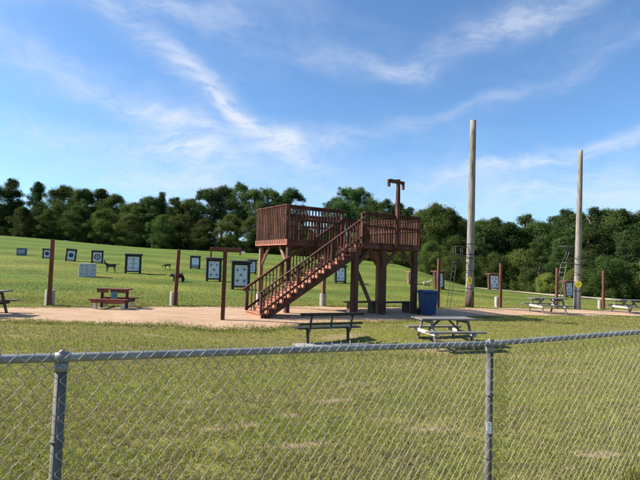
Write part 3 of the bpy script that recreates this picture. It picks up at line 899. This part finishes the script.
# ------------------------------------------------------------------ utility poles and ladder stands
def pole(px, py, top_px, top_py, rb, rt, label, sign):
    p = ground_at(px, py); zt = height_at(top_px, top_py, p.y); H = zt - p.z
    tx = ray(top_px, top_py).x * p.y - p.x
    root = empty('utility_pole', p, 0, label, 'utility pole')
    def c(z): return Vector((tx * z / H, 0, z))
    n = 14
    zs = [-.3] + [H * k / n for k in range(n + 1)]
    MB().tube([c(z) for z in zs], [rb * 1.02] + [rb + (rt - rb) * k / n for k in range(n + 1)], 20).build('shaft', 'pole_wood', root, True)
    if sign == 'square':
        MB().tube([c(0.0), c(.42), c(.86)], [rb + .016, rb + .013, rb + .009], 20).build('butt_wrap', 'pole_butt', root, True)
    for z in ([.95, 1.9, 2.55, 2.75, 3.3] if sign == 'square' else [1.05, 2.0, 2.62]):
        r_ = rb + (rt - rb) * z / H
        MB().tube([c(z), c(z + .05)], r_ + .007, 20).build('strap', 'grey_steel', root, True)
    for k in range(9):      # drying cracks along the pole
        zz = random.uniform(.9, H - 1.6); a_ = random.uniform(-2.9, -.25); rr_ = rb + (rt - rb) * (zz + .4) / H
        q0 = c(zz) + Vector((math.cos(a_) * (rb + (rt - rb) * zz / H), math.sin(a_) * (rb + (rt - rb) * zz / H), 0))
        z2 = zz + random.uniform(.4, 1.3); q1 = c(z2) + Vector((math.cos(a_ + .05) * (rb + (rt - rb) * z2 / H), math.sin(a_ + .05) * (rb + (rt - rb) * z2 / H), 0))
        MB().tube([q0, q0.lerp(q1, .5), q1], [.003, .009, .003], 6).build('crack', 'pole_crack_wood', root)
    z = 1.40 if sign == 'square' else 1.48
    r_ = rb + (rt - rb) * z / H
    q = c(z) + Vector((-.06, -r_ - .012, 0))
    if sign == 'square':
        s = MB(); s.box(q, (.19, .012, .36)); sg = s.build('warning_sign', 'yellow_sign', root)
        mk = MB(); mk.box(q + Vector((0, -.008, .05)), (.03, .004, .14)); mk.box(q + Vector((0, -.008, -.07)), (.03, .004, .03)); mk.build('exclamation_mark', 'ink_black', sg)
    else:
        s = MB(); s.disc((q.x, q.z), .20, q.y - .006, .012, 28); sg = s.build('round_sign', 'yellow_sign', root)
        mk = MB(); mk.b(q.x - .09, q.x + .09, q.y - .011, q.y - .007, q.z + .01, q.z + .035); mk.b(q.x - .06, q.x + .06, q.y - .011, q.y - .007, q.z - .06, q.z - .04); mk.build('print', 'ink_black', sg)
    return p, c
p1, c1 = pole(469.3, 307.3, 473.2, 120.5, .215, .155, 'tall utility pole with a square yellow sign and dark brown butt', 'square')
p2, c2 = pole(577, 309.2, 580.6, 150.5, .215, .125, 'tall utility pole with a round yellow sign beside the ladder stand', 'round')

def ladder_stand(p, c, label, steel, foot_px=None, big=True):
    root = empty('ladder_stand', (p.x, p.y, p.z), 0, label, 'tree stand')
    if big:
        zp = 2.72
        x0 = -.78
        # ladder of two rails with rungs, leaning to the platform
        f0 = Vector((-1.02, .55, -.05)); f1 = Vector((-.62, .35, zp - .05)); sd = Vector((.17, -.22, 0)).normalized() * .34
        m = MB()
        for q in (-.5, .5): m.tube([f0 + sd * q, f1 + sd * q], .024, 8)
        m.build('ladder_rail', steel, root, True)
        for k in range(9):
            t = (k + .6) / 9.4; b = f0.lerp(f1, t)
            MB().tube([b - sd * .5, b + sd * .5], .018, 8).build('rung', steel, root, True)
        m = MB(); m.tube([(-.85, .15, zp), (-.22, .1, zp)], .022); m.tube([(-.85, -.28, zp), (-.20, -.20, zp)], .022)
        m.tube([(-.85, -.28, zp), (-.85, .15, zp)], .022)
        for k in range(5): m.tube([(-.72 + k * .12, -.27, zp), (-.72 + k * .12, .14, zp)], .012, 6)
        m.build('platform', steel, root, True)
        m = MB()
        m.tube([(-.85, .12, zp), (-.62, .10, zp + .55), (-.55, .1, zp + .95)], .020); m.tube([(-.85, -.26, zp), (-.62, -.24, zp + .55), (-.55, -.24, zp + .95)], .020)
        m.tube([(-.62, -.24, zp + .55), (-.2, -.16, zp + .55)], .016); m.tube([(-.62, .1, zp + .55), (-.2, .1, zp + .55)], .016)
        m.build('side_frame', steel, root, True)
        m = MB(); m.tube([(-1.02, -.24, zp + .98), (-.25, -.24, zp + .95)], .026); m.tube([(-1.02, .1, zp + .98), (-.25, .1, zp + .95)], .026)
        m.tube([(-1.02, -.24, zp + .98), (-1.02, .1, zp + .98)], .026)
        m.build('shooting_rail', steel, root, True)
    else:
        z0, z1 = 2.35, 3.18
        m = MB()
        for y in (-.22, .22):
            m.tube([(-.86, y, z0), (-.16, y * .5, z0)], .020); m.tube([(-.86, y, z1), (-.16, y * .5, z1)], .020)
        m.tube([(-.86, -.22, z0), (-.86, .22, z0)], .02); m.tube([(-.86, -.22, z1), (-.86, .22, z1)], .02)
        for k in range(5): m.tube([(-.74 + k * .12, -.2, z0), (-.74 + k * .12, .2, z0)], .010, 6)
        m.build('platform', steel, root, True)
        m = MB()
        for y in (-.22, .22):
            m.tube([(-.83, y, z0), (-.83, y, z1)], .018); m.tube([(-.45, y * .8, z0), (-.45, y * .8, z1)], .018)
        m.build('side_frame', steel, root, True)
        f0 = Vector((-1.08, .10, -.05)); f1 = Vector((-.80, .0, z0)); sd = Vector((.10, -.28, 0)).normalized() * .32
        m = MB()
        for q in (-.5, .5): m.tube([f0 + sd * q, f1 + sd * q], .013, 8)
        m.build('ladder_rail', steel, root, True)
        for k in range(8):
            b = f0.lerp(f1, (k + .6) / 8.4)
            MB().tube([b - sd * .5, b + sd * .5], .010, 8).build('rung', steel, root, True)
ladder_stand(p1, c1, 'bare grey steel tree stand with thin ladder on the pole with the square sign', 'grey_steel', big=False)
ladder_stand(p2, c2, 'pale steel ladder stand with seat rail leaning on the pole with the round sign', 'stand_steel')

# ------------------------------------------------------------------ trees
def leaf_cloud(centres, radii, per, size, g, flat=1.1, droop=0):
    """many small leaf faces spread through clumps"""
    C = np.repeat(centres, per, 0); Rr = np.repeat(radii, per, 0); n = len(C)
    d = g.standard_normal((n, 3)); d /= np.linalg.norm(d, axis=1)[:, None]
    r = Rr * np.where(g.random(n) < .7, g.random(n) ** .5, np.minimum(np.abs(g.standard_normal(n)) * .55 + .35, 1.3))
    P = C + d * r[:, None] * np.array([1, 1, flat])
    nrm = d * .7 + g.standard_normal((n, 3)) * .55 + np.array([0, 0, .35])
    nrm /= np.linalg.norm(nrm, axis=1)[:, None]
    t = np.cross(nrm, g.standard_normal((n, 3))); t /= np.linalg.norm(t, axis=1)[:, None]
    b = np.cross(nrm, t)
    s = size * (.6 + .8 * g.random(n))
    a_ = t * s[:, None]; b_ = b * (s * .55)[:, None]
    V = np.stack([P - a_, P - b_ - a_ * .1, P + a_, P + b_ - a_ * .1], 1).reshape(-1, 3)
    return V

def make_tree(kind, seed):
    """unit tree about 10 m tall: trunk (with limbs) and crown"""
    g = np.random.default_rng(seed); rr = random.Random(seed)
    root = empty(kind + '_tree', (0, -200, -50))
    H = 10.0; tr = MB(); C = []; Rd = []
    bark = 'bark'
    if kind == 'broad':
        wmax = 3.3; z0 = .3; leaf = 'leaf_broad'; n = 160; per = 300; size = .064
        for i in range(n):
            t = g.random() ** .85; z = z0 + (H - .6 - z0) * t
            w = wmax * (math.sin(math.pi * min(1, .20 + t * .76)) ** .8) * (.86 + .18 * math.sin(3 * t * 6 + seed))
            a = g.random() * 6.283; q = w * g.random() ** .45
            C.append((q * math.cos(a), q * math.sin(a), z)); Rd.append(.38 + .5 * g.random())
        for k in range(5): C.append((g.normal() * .35, g.normal() * .35, H - .5 - .22 * k)); Rd.append(.42)
    elif kind == 'airy':
        wmax = 2.5; z0 = 3.0; leaf = 'leaf_airy'; n = 60; per = 330; size = .068; bark = 'pale_bark'
        for i in range(n):
            t = g.random() ** .75; z = z0 + (H - .5 - z0) * t
            w = wmax * (math.sin(math.pi * min(1, .15 + t * .80)) ** .8)
            a = g.random() * 6.283; q = w * (.25 + .75 * g.random() ** .6)
            C.append((q * math.cos(a), q * math.sin(a), z)); Rd.append(.40 + .40 * g.random())
        C.append((0.1, 0, H - .45)); Rd.append(.45)
    elif kind == 'pine':
        wmax = 2.5; z0 = .2; leaf = 'leaf_pine'; n = 140; per = 290; size = .060
        for i in range(n):
            t = g.random() ** 1.1; z = z0 + (H - .4 - z0) * t
            w = wmax * (1 - t) ** .75 + .15
            a = g.random() * 6.283; q = w * g.random() ** .4
            C.append((q * math.cos(a), q * math.sin(a), z - .15 * q)); Rd.append(.35 + .42 * g.random() * (1 - .5 * t))
        C.append((0, 0, H - .25)); Rd.append(.28)
    else:  # bush: leaves to the ground
        wmax = 4.6; z0 = .6; leaf = 'leaf_broad' if kind == 'bush' else 'leaf_pale'; n = 70; per = 520; size = .115
        for i in range(n):
            t = g.random(); z = z0 + (H - 1.4 - z0) * t
            w = wmax * math.sqrt(max(.03, 1 - (t * .97) ** 2)); a = g.random() * 6.283; q = w * g.random() ** .45
            C.append((q * math.cos(a), q * math.sin(a), z)); Rd.append(1.0 + .8 * g.random())
    C = np.array(C); Rd = np.array(Rd)
    # gather the clumps about a few main boughs so that the crown has lobes and gaps
    nb = {'broad': 16, 'airy': 11, 'pine': 18}.get(kind, 9)
    B = C[g.permutation(len(C) - 6)[:nb]]
    for q in range(len(C) - 6):
        dd = np.linalg.norm(B - C[q], axis=1); b_ = B[dd.argmin()]
        k_ = .16 if kind != 'airy' else .32; C[q] = C[q] * (1 - k_) + b_ * k_
    C += g.standard_normal(C.shape) * np.array([.16, .16, .10])
    top = H * (.9 if kind in ('pine',) else .78)
    bend = [(rr.uniform(-.12, .12) * k, rr.uniform(-.12, .12) * k) for k in range(6)]
    tr.tube([(bend[k][0], bend[k][1], -.5 if k == 0 else top * k / 5) for k in range(6)], [.22, .19, .16, .12, .08, .03], 9)
    order = g.permutation(len(C))[:22]
    for i in order:
        c = C[i]; zb = max(.8, c[2] - .35 * math.hypot(c[0], c[1]) - .8); zb = min(zb, top * .95)
        k = zb / top * 5; k0 = int(min(4, k)); fr = k - k0
        bx = bend[k0][0] * (1 - fr) + bend[k0 + 1][0] * fr; by = bend[k0][1] * (1 - fr) + bend[k0 + 1][1] * fr
        mid = (bx * .5 + c[0] * .5, by * .5 + c[1] * .5, (zb + c[2]) / 2 - .12)
        tr.tube([(bx, by, zb), mid, tuple(c)], [.065, .045, .012], 5)
    tr.build('trunk', bark, root, True)
    V = leaf_cloud(C, Rd, per, size, g)
    # loose outer sprays for an uneven outline
    nn = len(C)
    pick = g.integers(0, nn, 40); dirs = g.standard_normal((40, 3)); dirs /= np.linalg.norm(dirs, axis=1)[:, None]
    C2 = C[pick] + dirs * (Rd[pick] * 1.05)[:, None]
    V = np.concatenate([V, leaf_cloud(C2, np.full(40, .28 if 'bush' not in kind else .6), 90, size, g)])
    np_mesh('crown', V, np.arange(len(V)).reshape(-1, 4), leaf, root)
    return root
KINDS = {'broad': [make_tree('broad', s) for s in (3, 14, 25, 36)], 'airy': [make_tree('airy', s) for s in (4, 15, 26)],
         'pine': [make_tree('pine', s) for s in (5, 16, 27)], 'bush': [make_tree('bush', s) for s in (6, 17)], 'palebush': [make_tree('palebush', 8)]}
NAMES = {'broad': 'broadleaf_tree', 'airy': 'poplar_tree', 'pine': 'pine_tree', 'bush': 'bush', 'palebush': 'bush'}
CATS = {'bush': 'bush', 'palebush': 'bush'}
cnt = 0
def plant(kind, px, top, dist, wide, label, group):
    global cnt
    src = KINDS[kind][cnt % len(KINDS[kind])]; cnt += 1
    p = at_dist(px, dist)
    h = height_at(px, top, dist) - p.z
    o = copy_tree(src); o.name = NAMES[kind]
    s = h / 10.0
    o.location = p; o.rotation_euler = (0, 0, random.uniform(0, 6.28)); wide *= {'broad': 1.3, 'airy': 1.2, 'pine': 1.2}.get(kind, 1.25); o.scale = (s * wide, s * wide, s)
    tag(o, label, CATS.get(kind, 'tree'), group)
LW = 'trees of the wood behind the left hill'; CW = 'tall trees behind the range centre'; RW = 'trees of the wood at the right'
A = [
 ('broad', -14, 181, 96, 1.15, 'tree cut off by the left edge at the end of the left wood'),
 ('pine', 8, 178.5, 100, 1.35, 'tall dark tree topping the wood above the far left grey block'),
 ('pine', 34, 180.5, 99, 1.0, 'dark tree rising straight above the gap left of the leftmost red post'),
 ('broad', 60, 184, 98, 1.1, 'dark tree above and just right of the leftmost red post'),
 ('broad', 80, 187, 97, 1.05, 'dark tree above the pale spotted foam block'),
 ('pine', 98, 187.5, 97, 1.4, 'dark tree above the black ring target'),
 ('broad', 113, 194, 96, 1.1, 'lower shoulder tree of the left wood above the dark deer'),
 ('broad', 131, 201, 94, 1.2, 'low rounded tree in the skyline notch above the tall barred target'),
 ('broad', 147, 195, 95, 1.05, 'rounded tree above the lone pale sapling'),
 ('pine', 160, 191, 96, .9, 'slim pointed tree right of the lone sapling on the skyline'),
 ('pine', 173, 197, 92, 1.35, 'dark tree directly above the leaning red post'),
 ('broad', 188, 197, 92, 1.1, 'dense dark tree above the small banded target'),
 ('broad', 20, 206, 91, 1.1, 'lower front tree with lit crown above the far left foam block'),
 ('broad', 48, 208, 91, 1.2, 'lower front tree behind the top of the leftmost red post'),
 ('broad', 74, 205, 90, 1.2, 'lower front tree above the leaning bullseye target'),
 ('broad', 103, 208, 89, 1.25, 'lower front tree above the raised head of the dark deer'),
 ('broad', 128, 213, 87, 1.25, 'lower front tree filling the edge above the barred target'),
 ('broad', 160, 214, 86, 1.2, 'lower front tree just left of the leaning red post'),
]
for a in A: plant(*a, LW)
B_ = [
 ('airy', 206, 188, 93, 1.0, 'tall open tree with sky gaps, leftmost of the tall central clump'),
 ('airy', 221, 186, 94, 1.0, 'tall open tree right above the T shaped rack'),
 ('airy', 236, 183.5, 94, 1.0, 'tallest open tree of the central clump, above the largest target'),
 ('airy', 251, 188.5, 93, .95, 'tall open tree just left of the tower railing'),
 ('airy', 266, 188, 93, .95, 'open tree rising above the left end of the tower railing'),
 ('airy', 279, 196, 92, .9, 'lower open tree above the left tower railing'),
 ('airy', 290, 187.5, 93, .95, 'open tree at the right end of the central clump beside the blue gap'),
 ('broad', 204, 218, 88, 1.3, 'dense lower tree left of the T shaped rack crossbar'),
 ('broad', 228, 214, 87, 1.2, 'dense lower tree behind the T shaped rack'),
 ('broad', 252, 216, 86, 1.2, 'dense lower tree left of the tower at railing height'),
 ('broad', 276, 216, 86, 1.2, 'dense lower tree hidden behind the left tower railing'),
 ('broad', 303, 226, 84, 1.5, 'low tree behind the staircase below the skyline gap'),
 ('airy', 333, 197, 90, .9, 'open tree left of the tall one behind the upper staircase'),
 ('airy', 346, 187.5, 90, 1.0, 'tall pale open tree standing above the top of the staircase'),
 ('airy', 359, 188, 90, .9, 'tall pale open tree above the left end of the front railing'),
 ('broad', 371, 198, 88, .9, 'dense tree above the front railing left of the cross arm post'),
 ('pine', 385, 199, 86, 1.1, 'spiky dark tree just left of the cross arm post'),
 ('pine', 397, 201, 86, 1.1, 'spiky dark tree behind the cross arm post'),
 ('pine', 408, 206, 84, 1.1, 'spiky dark tree above the right end of the front railing'),
 ('broad', 330, 226, 82, 1.5, 'low tree seen between the stair pickets'),
 ('broad', 375, 228, 80, 1.5, 'low tree hidden behind the front railing'),
 ('broad', 402, 236, 74, 1.5, 'low bushy tree seen under the deck between the front legs'),
]
for a in B_: plant(*a, CW)
C_ = [
 ('broad', 423, 208, 72, 1.0, 'bright edge tree just right of the tower railing'),
 ('broad', 436, 201.5, 72, .95, 'tall edge tree above the post by the blue bin'),
 ('broad', 447, 208, 72, .95, 'edge tree behind the bare steel stand frame'),
 ('broad', 430, 240, 62, 1.1, 'low dense tree behind the blue bin'),
 ('pine', 458, 215, 82, 1.3, 'dark tree left of the square signed pole on the skyline'),
 ('pine', 469, 219, 82, 1.3, 'dark tree behind the square signed pole'),
 ('broad', 482, 219, 80, 1.1, 'far rounded tree right of the square signed pole'),
 ('pine', 495, 216, 80, 1.3, 'dark pointed tree left of the second red post from the bin'),
 ('pine', 510, 221, 78, 1.3, 'lower dark tree in the dip of the right skyline'),
 ('pine', 526, 214, 76, 1.3, 'dark tree peaking over the left end of the grey table with post'),
 ('broad', 541, 221, 72, 1.1, 'rounded tree between two peaks behind the ladder stand'),
 ('pine', 552, 215, 72, 1.2, 'dark pointed tree just left of the ladder stand'),
 ('pine', 566, 209, 68, 1.25, 'tall dark tree behind the ladder stand seat rail'),
 ('pine', 580, 211, 66, 1.3, 'tall dark tree behind the round signed pole'),
 ('pine', 594, 206.5, 64, 1.3, 'tallest dark tree right of the round signed pole'),
 ('broad', 607, 207, 64, 1.0, 'broad dark tree above the last red post'),
 ('pine', 622, 207.5, 62, 1.3, 'dark tree above the rightmost picnic table'),
 ('broad', 638, 212, 62, 1.0, 'dark tree at the right edge above the rightmost table'),
 ('broad', 656, 208, 62, 1.1, 'tree cut off by the right edge at the end of the wood'),
 ('broad', 456, 234, 66, 1.0, 'lower tree behind the steel stand frame left of the first pole'),
 ('pine', 480, 232, 64, 1.4, 'lower tree just right of the first pole'),
 ('bush', 452, 252, 58, .9, 'rounded bush on the flank of the hill behind the post by the bin'),
 ('bush', 468, 256, 57, .9, 'rounded bush behind the square yellow sign'),
 ('bush', 497, 250, 61, .85, 'big rounded bush behind the roofed target by the second post'),
 ('bush', 519, 248, 60, .8, 'big rounded bush left of the yellow green bush'),
 ('pine', 540, 236, 57, 1.35, 'lower tree above the yellow green bush'),
 ('palebush', 548, 273, 53.5, 1.0, 'small yellow green bush at the wood edge behind the grey table'),
 ('pine', 562, 238, 54, 1.4, 'lower tree behind the ladder of the ladder stand'),
 ('pine', 588, 226, 53, 1.35, 'lower tree just right of the round signed pole'),
 ('bush', 607, 252, 49, .75, 'rounded bush with leaves to the ground behind the last red post'),
 ('pine', 628, 230, 51, 1.35, 'lower tree above the brown target stand at the right edge'),
 ('bush', 651, 256, 48, .8, 'bush cut off by the right edge'),
]
for a in C_: plant(*a, RW)
# shaded filling trees deeper in the woods, nothing tells them apart
for px in range(-20, 200, 20): plant('broad', px + random.uniform(-4, 4), 208 + random.uniform(-4, 4), 106, 1.5, 'dark tree deep inside the left wood, mostly hidden by the trees in front', 'hidden trees deep in the left wood')
for px in range(205, 415, 26): plant('broad', px + random.uniform(-4, 4), 230 + random.uniform(-4, 4), 98, 1.6, 'dark tree deep behind the tall central clump, mostly hidden', 'hidden trees deep behind the centre')
for px in range(440, 670, 22): plant('pine', px + random.uniform(-4, 4), 224 + random.uniform(-5, 5), 72 if px < 560 else 60, 1.7, 'dark tree deep inside the right wood, mostly hidden by the trees in front', 'hidden trees deep in the right wood')
for px in (-25, 5, 32, 60, 88, 116, 142, 170): plant('bush', px + random.uniform(-3, 3), 225 + max(0, px) * .09 + random.uniform(-2, 2), 93 - max(0, px) * .03, 1.5, 'low dark underbrush at the foot of the left wood on the hill crest', 'underbrush at the foot of the left wood')
for px in (198, 222, 246, 268, 292, 316, 345, 372): plant('bush', px + random.uniform(-3, 3), 239 + random.uniform(-2, 2), 87, 1.5, 'low dark underbrush at the foot of the central trees on the hill crest', 'underbrush at the foot of the central trees')
for px in (476, 504, 526, 578, 598, 620, 640): plant('bush', px + random.uniform(-3, 3), 268 + random.uniform(-3, 3), 61 if px < 530 else 51, 1.0, 'low dark underbrush along the far path at the right wood edge', 'underbrush at the foot of the right wood')
plant('airy', 151, 233.5, 80, .55, 'lone slim pale sapling in front of the wood on the left hill', None)
for lst in KINDS.values():
    for r_ in lst:
        for ch in kids(r_): bpy.data.objects.remove(ch)
        bpy.data.objects.remove(r_)

# ------------------------------------------------------------------ light and sky
EL = R(38); AZ = R(-88)                     # azimuth from +Y towards +X
sdir = Vector((math.sin(AZ) * math.cos(EL), math.cos(AZ) * math.cos(EL), math.sin(EL)))
sun_d = bpy.data.lights.new('sun', 'SUN'); sun_d.energy = 5.0; sun_d.angle = R(.53); sun_d.color = (1, .95, .86)
sun = bpy.data.objects.new('sun', sun_d); COL.objects.link(sun)
sun.rotation_euler = sdir.to_track_quat('Z', 'Y').to_euler(); sun.location = (-30, 10, 40)

w = bpy.data.worlds.new('World'); sc.world = w; w.use_nodes = True
t = NT(w.node_tree)
bg = w.node_tree.nodes['Background']; bg.inputs['Strength'].default_value = .09
sky = t.n('ShaderNodeTexSky', sky_type='NISHITA'); sky.sun_disc = False
sky.sun_elevation = EL; sky.sun_rotation = AZ % (2 * math.pi); sky.altitude = 250; sky.air_density = 1.0; sky.dust_density = .6; sky.ozone_density = 2.0
gen = t.n('ShaderNodeTexCoord').outputs['Generated']
sep = t.n('ShaderNodeSeparateXYZ'); t.l(gen, sep.inputs[0])
az = t.math('MULTIPLY', t.math('ARCTAN2', sep.outputs[0], sep.outputs[1]), 57.2958)
el = t.math('MULTIPLY', t.math('ARCSINE', sep.outputs[2]), 57.2958)
comb = t.n('ShaderNodeCombineXYZ'); t.l(az, comb.inputs[0]); t.l(el, comb.inputs[1])
warp = t.n('ShaderNodeTexNoise'); warp.inputs['Scale'].default_value = .07; warp.inputs['Detail'].default_value = 4
t.l(comb.outputs[0], warp.inputs['Vector'])
wsub = t.n('ShaderNodeVectorMath', operation='SUBTRACT'); t.l(warp.outputs[1], wsub.inputs[0]); wsub.inputs[1].default_value = (.5, .5, .5)
wsc = t.n('ShaderNodeVectorMath', operation='SCALE'); t.l(wsub.outputs[0], wsc.inputs[0]); wsc.inputs['Scale'].default_value = 9
wadd = t.n('ShaderNodeVectorMath', operation='ADD'); t.l(comb.outputs[0], wadd.inputs[0]); t.l(wsc.outputs[0], wadd.inputs[1])
P = wadd.outputs[0]
psep = t.n('ShaderNodeSeparateXYZ'); t.l(P, psep.inputs[0])
CL = [(-13.5, 18.3, 12, 1.5, -33, 1.1), (-9, 15.5, 10, .8, -24, .7), (-19, 15.5, 9, .8, -10, .6), (-15.5, 13.0, 5.5, 2.6, -15, .95), (-3, 13.3, 9, 1.5, 8, .75), (20, 18.3, 15, .9, 14, .38), (21, 26.3, 9, 1.8, 14, .85),
      (1.5, 23.6, 7, 1.3, -8, .35), (8.5, 22.2, 3.4, 1.1, -5, .6), (-20, 26.6, 13, 1.6, 3, .5), (-29, 18.0, 9, 2.2, -12, .42), (-27, 12.3, 15, 1.3, 0, .55),
      (26, 12.3, 10, .8, 10, 1.2), (29, 8.3, 14, 2.4, 4, .85), (6, 8.8, 22, 2.6, 3, .38), (-18, 9.0, 13, 1.7, 2, .55), (-33, 25.5, 6, 2.5, 10, .5)]
tot = None
for (a0, e0, ln, wd, an, s) in CL:
    ca, sa = math.cos(R(an)), math.sin(R(an))
    dx = t.math('SUBTRACT', psep.outputs[0], a0); dy = t.math('SUBTRACT', psep.outputs[1], e0)
    p_ = t.math('ADD', t.math('MULTIPLY', dx, ca / ln), t.math('MULTIPLY', dy, sa / ln))
    q_ = t.math('ADD', t.math('MULTIPLY', dx, -sa / wd), t.math('MULTIPLY', dy, ca / wd))
    r2 = t.math('ADD', t.math('MULTIPLY', p_, p_), t.math('MULTIPLY', q_, q_))
    gs = t.math('MULTIPLY', t.math('EXPONENT', t.math('MULTIPLY', r2, -1)), s)
    tot = gs if tot is None else t.math('ADD', tot, gs)
# a thin veil of cirrus over the rest of the sky
veil = t.ramp(t.noise(t.mapping(P, (.35, 1, 1), (0, 0, R(18))), .11, 5, .6), [(.48, 0), (.76, .32)])
tot = t.math('ADD', tot, veil)
fib = t.noise(t.mapping(P, (.16, 1, 1), (0, 0, R(26))), 1.05, 9, .68, .4)
fib2 = t.noise(t.mapping(P, (.5, 1, 1), (0, 0, R(-20))), .30, 6, .6, .6)
fm = t.math('ADD', t.math('MULTIPLY', fib, .55), t.math('MULTIPLY', fib2, .65))
fm = t.ramp(fm, [(.40, .04), (.60, .55), (.80, 1)])
alpha = t.math('MULTIPLY', t.math('MULTIPLY', tot, fm), .85, clamp=True)
alpha = t.math('MINIMUM', alpha, .85)
tint = t.mix(1.0, sky.outputs[0], (.72, .955, 1.15), 'MULTIPLY')
colr = t.mix(alpha, tint, (4.8, 5.15, 5.8))
t.l(colr, bg.inputs['Color'])

sc.view_settings.view_transform = 'Standard'; sc.view_settings.look = 'None'
sc.view_settings.exposure = .95; sc.view_settings.gamma = 1; sc.view_settings.use_curve_mapping = False
sc.cycles.max_bounces = 6; sc.cycles.transparent_max_bounces = 4
sc.cycles.use_adaptive_sampling = True; sc.cycles.adaptive_threshold = .015
sc.cycles.use_denoising = True
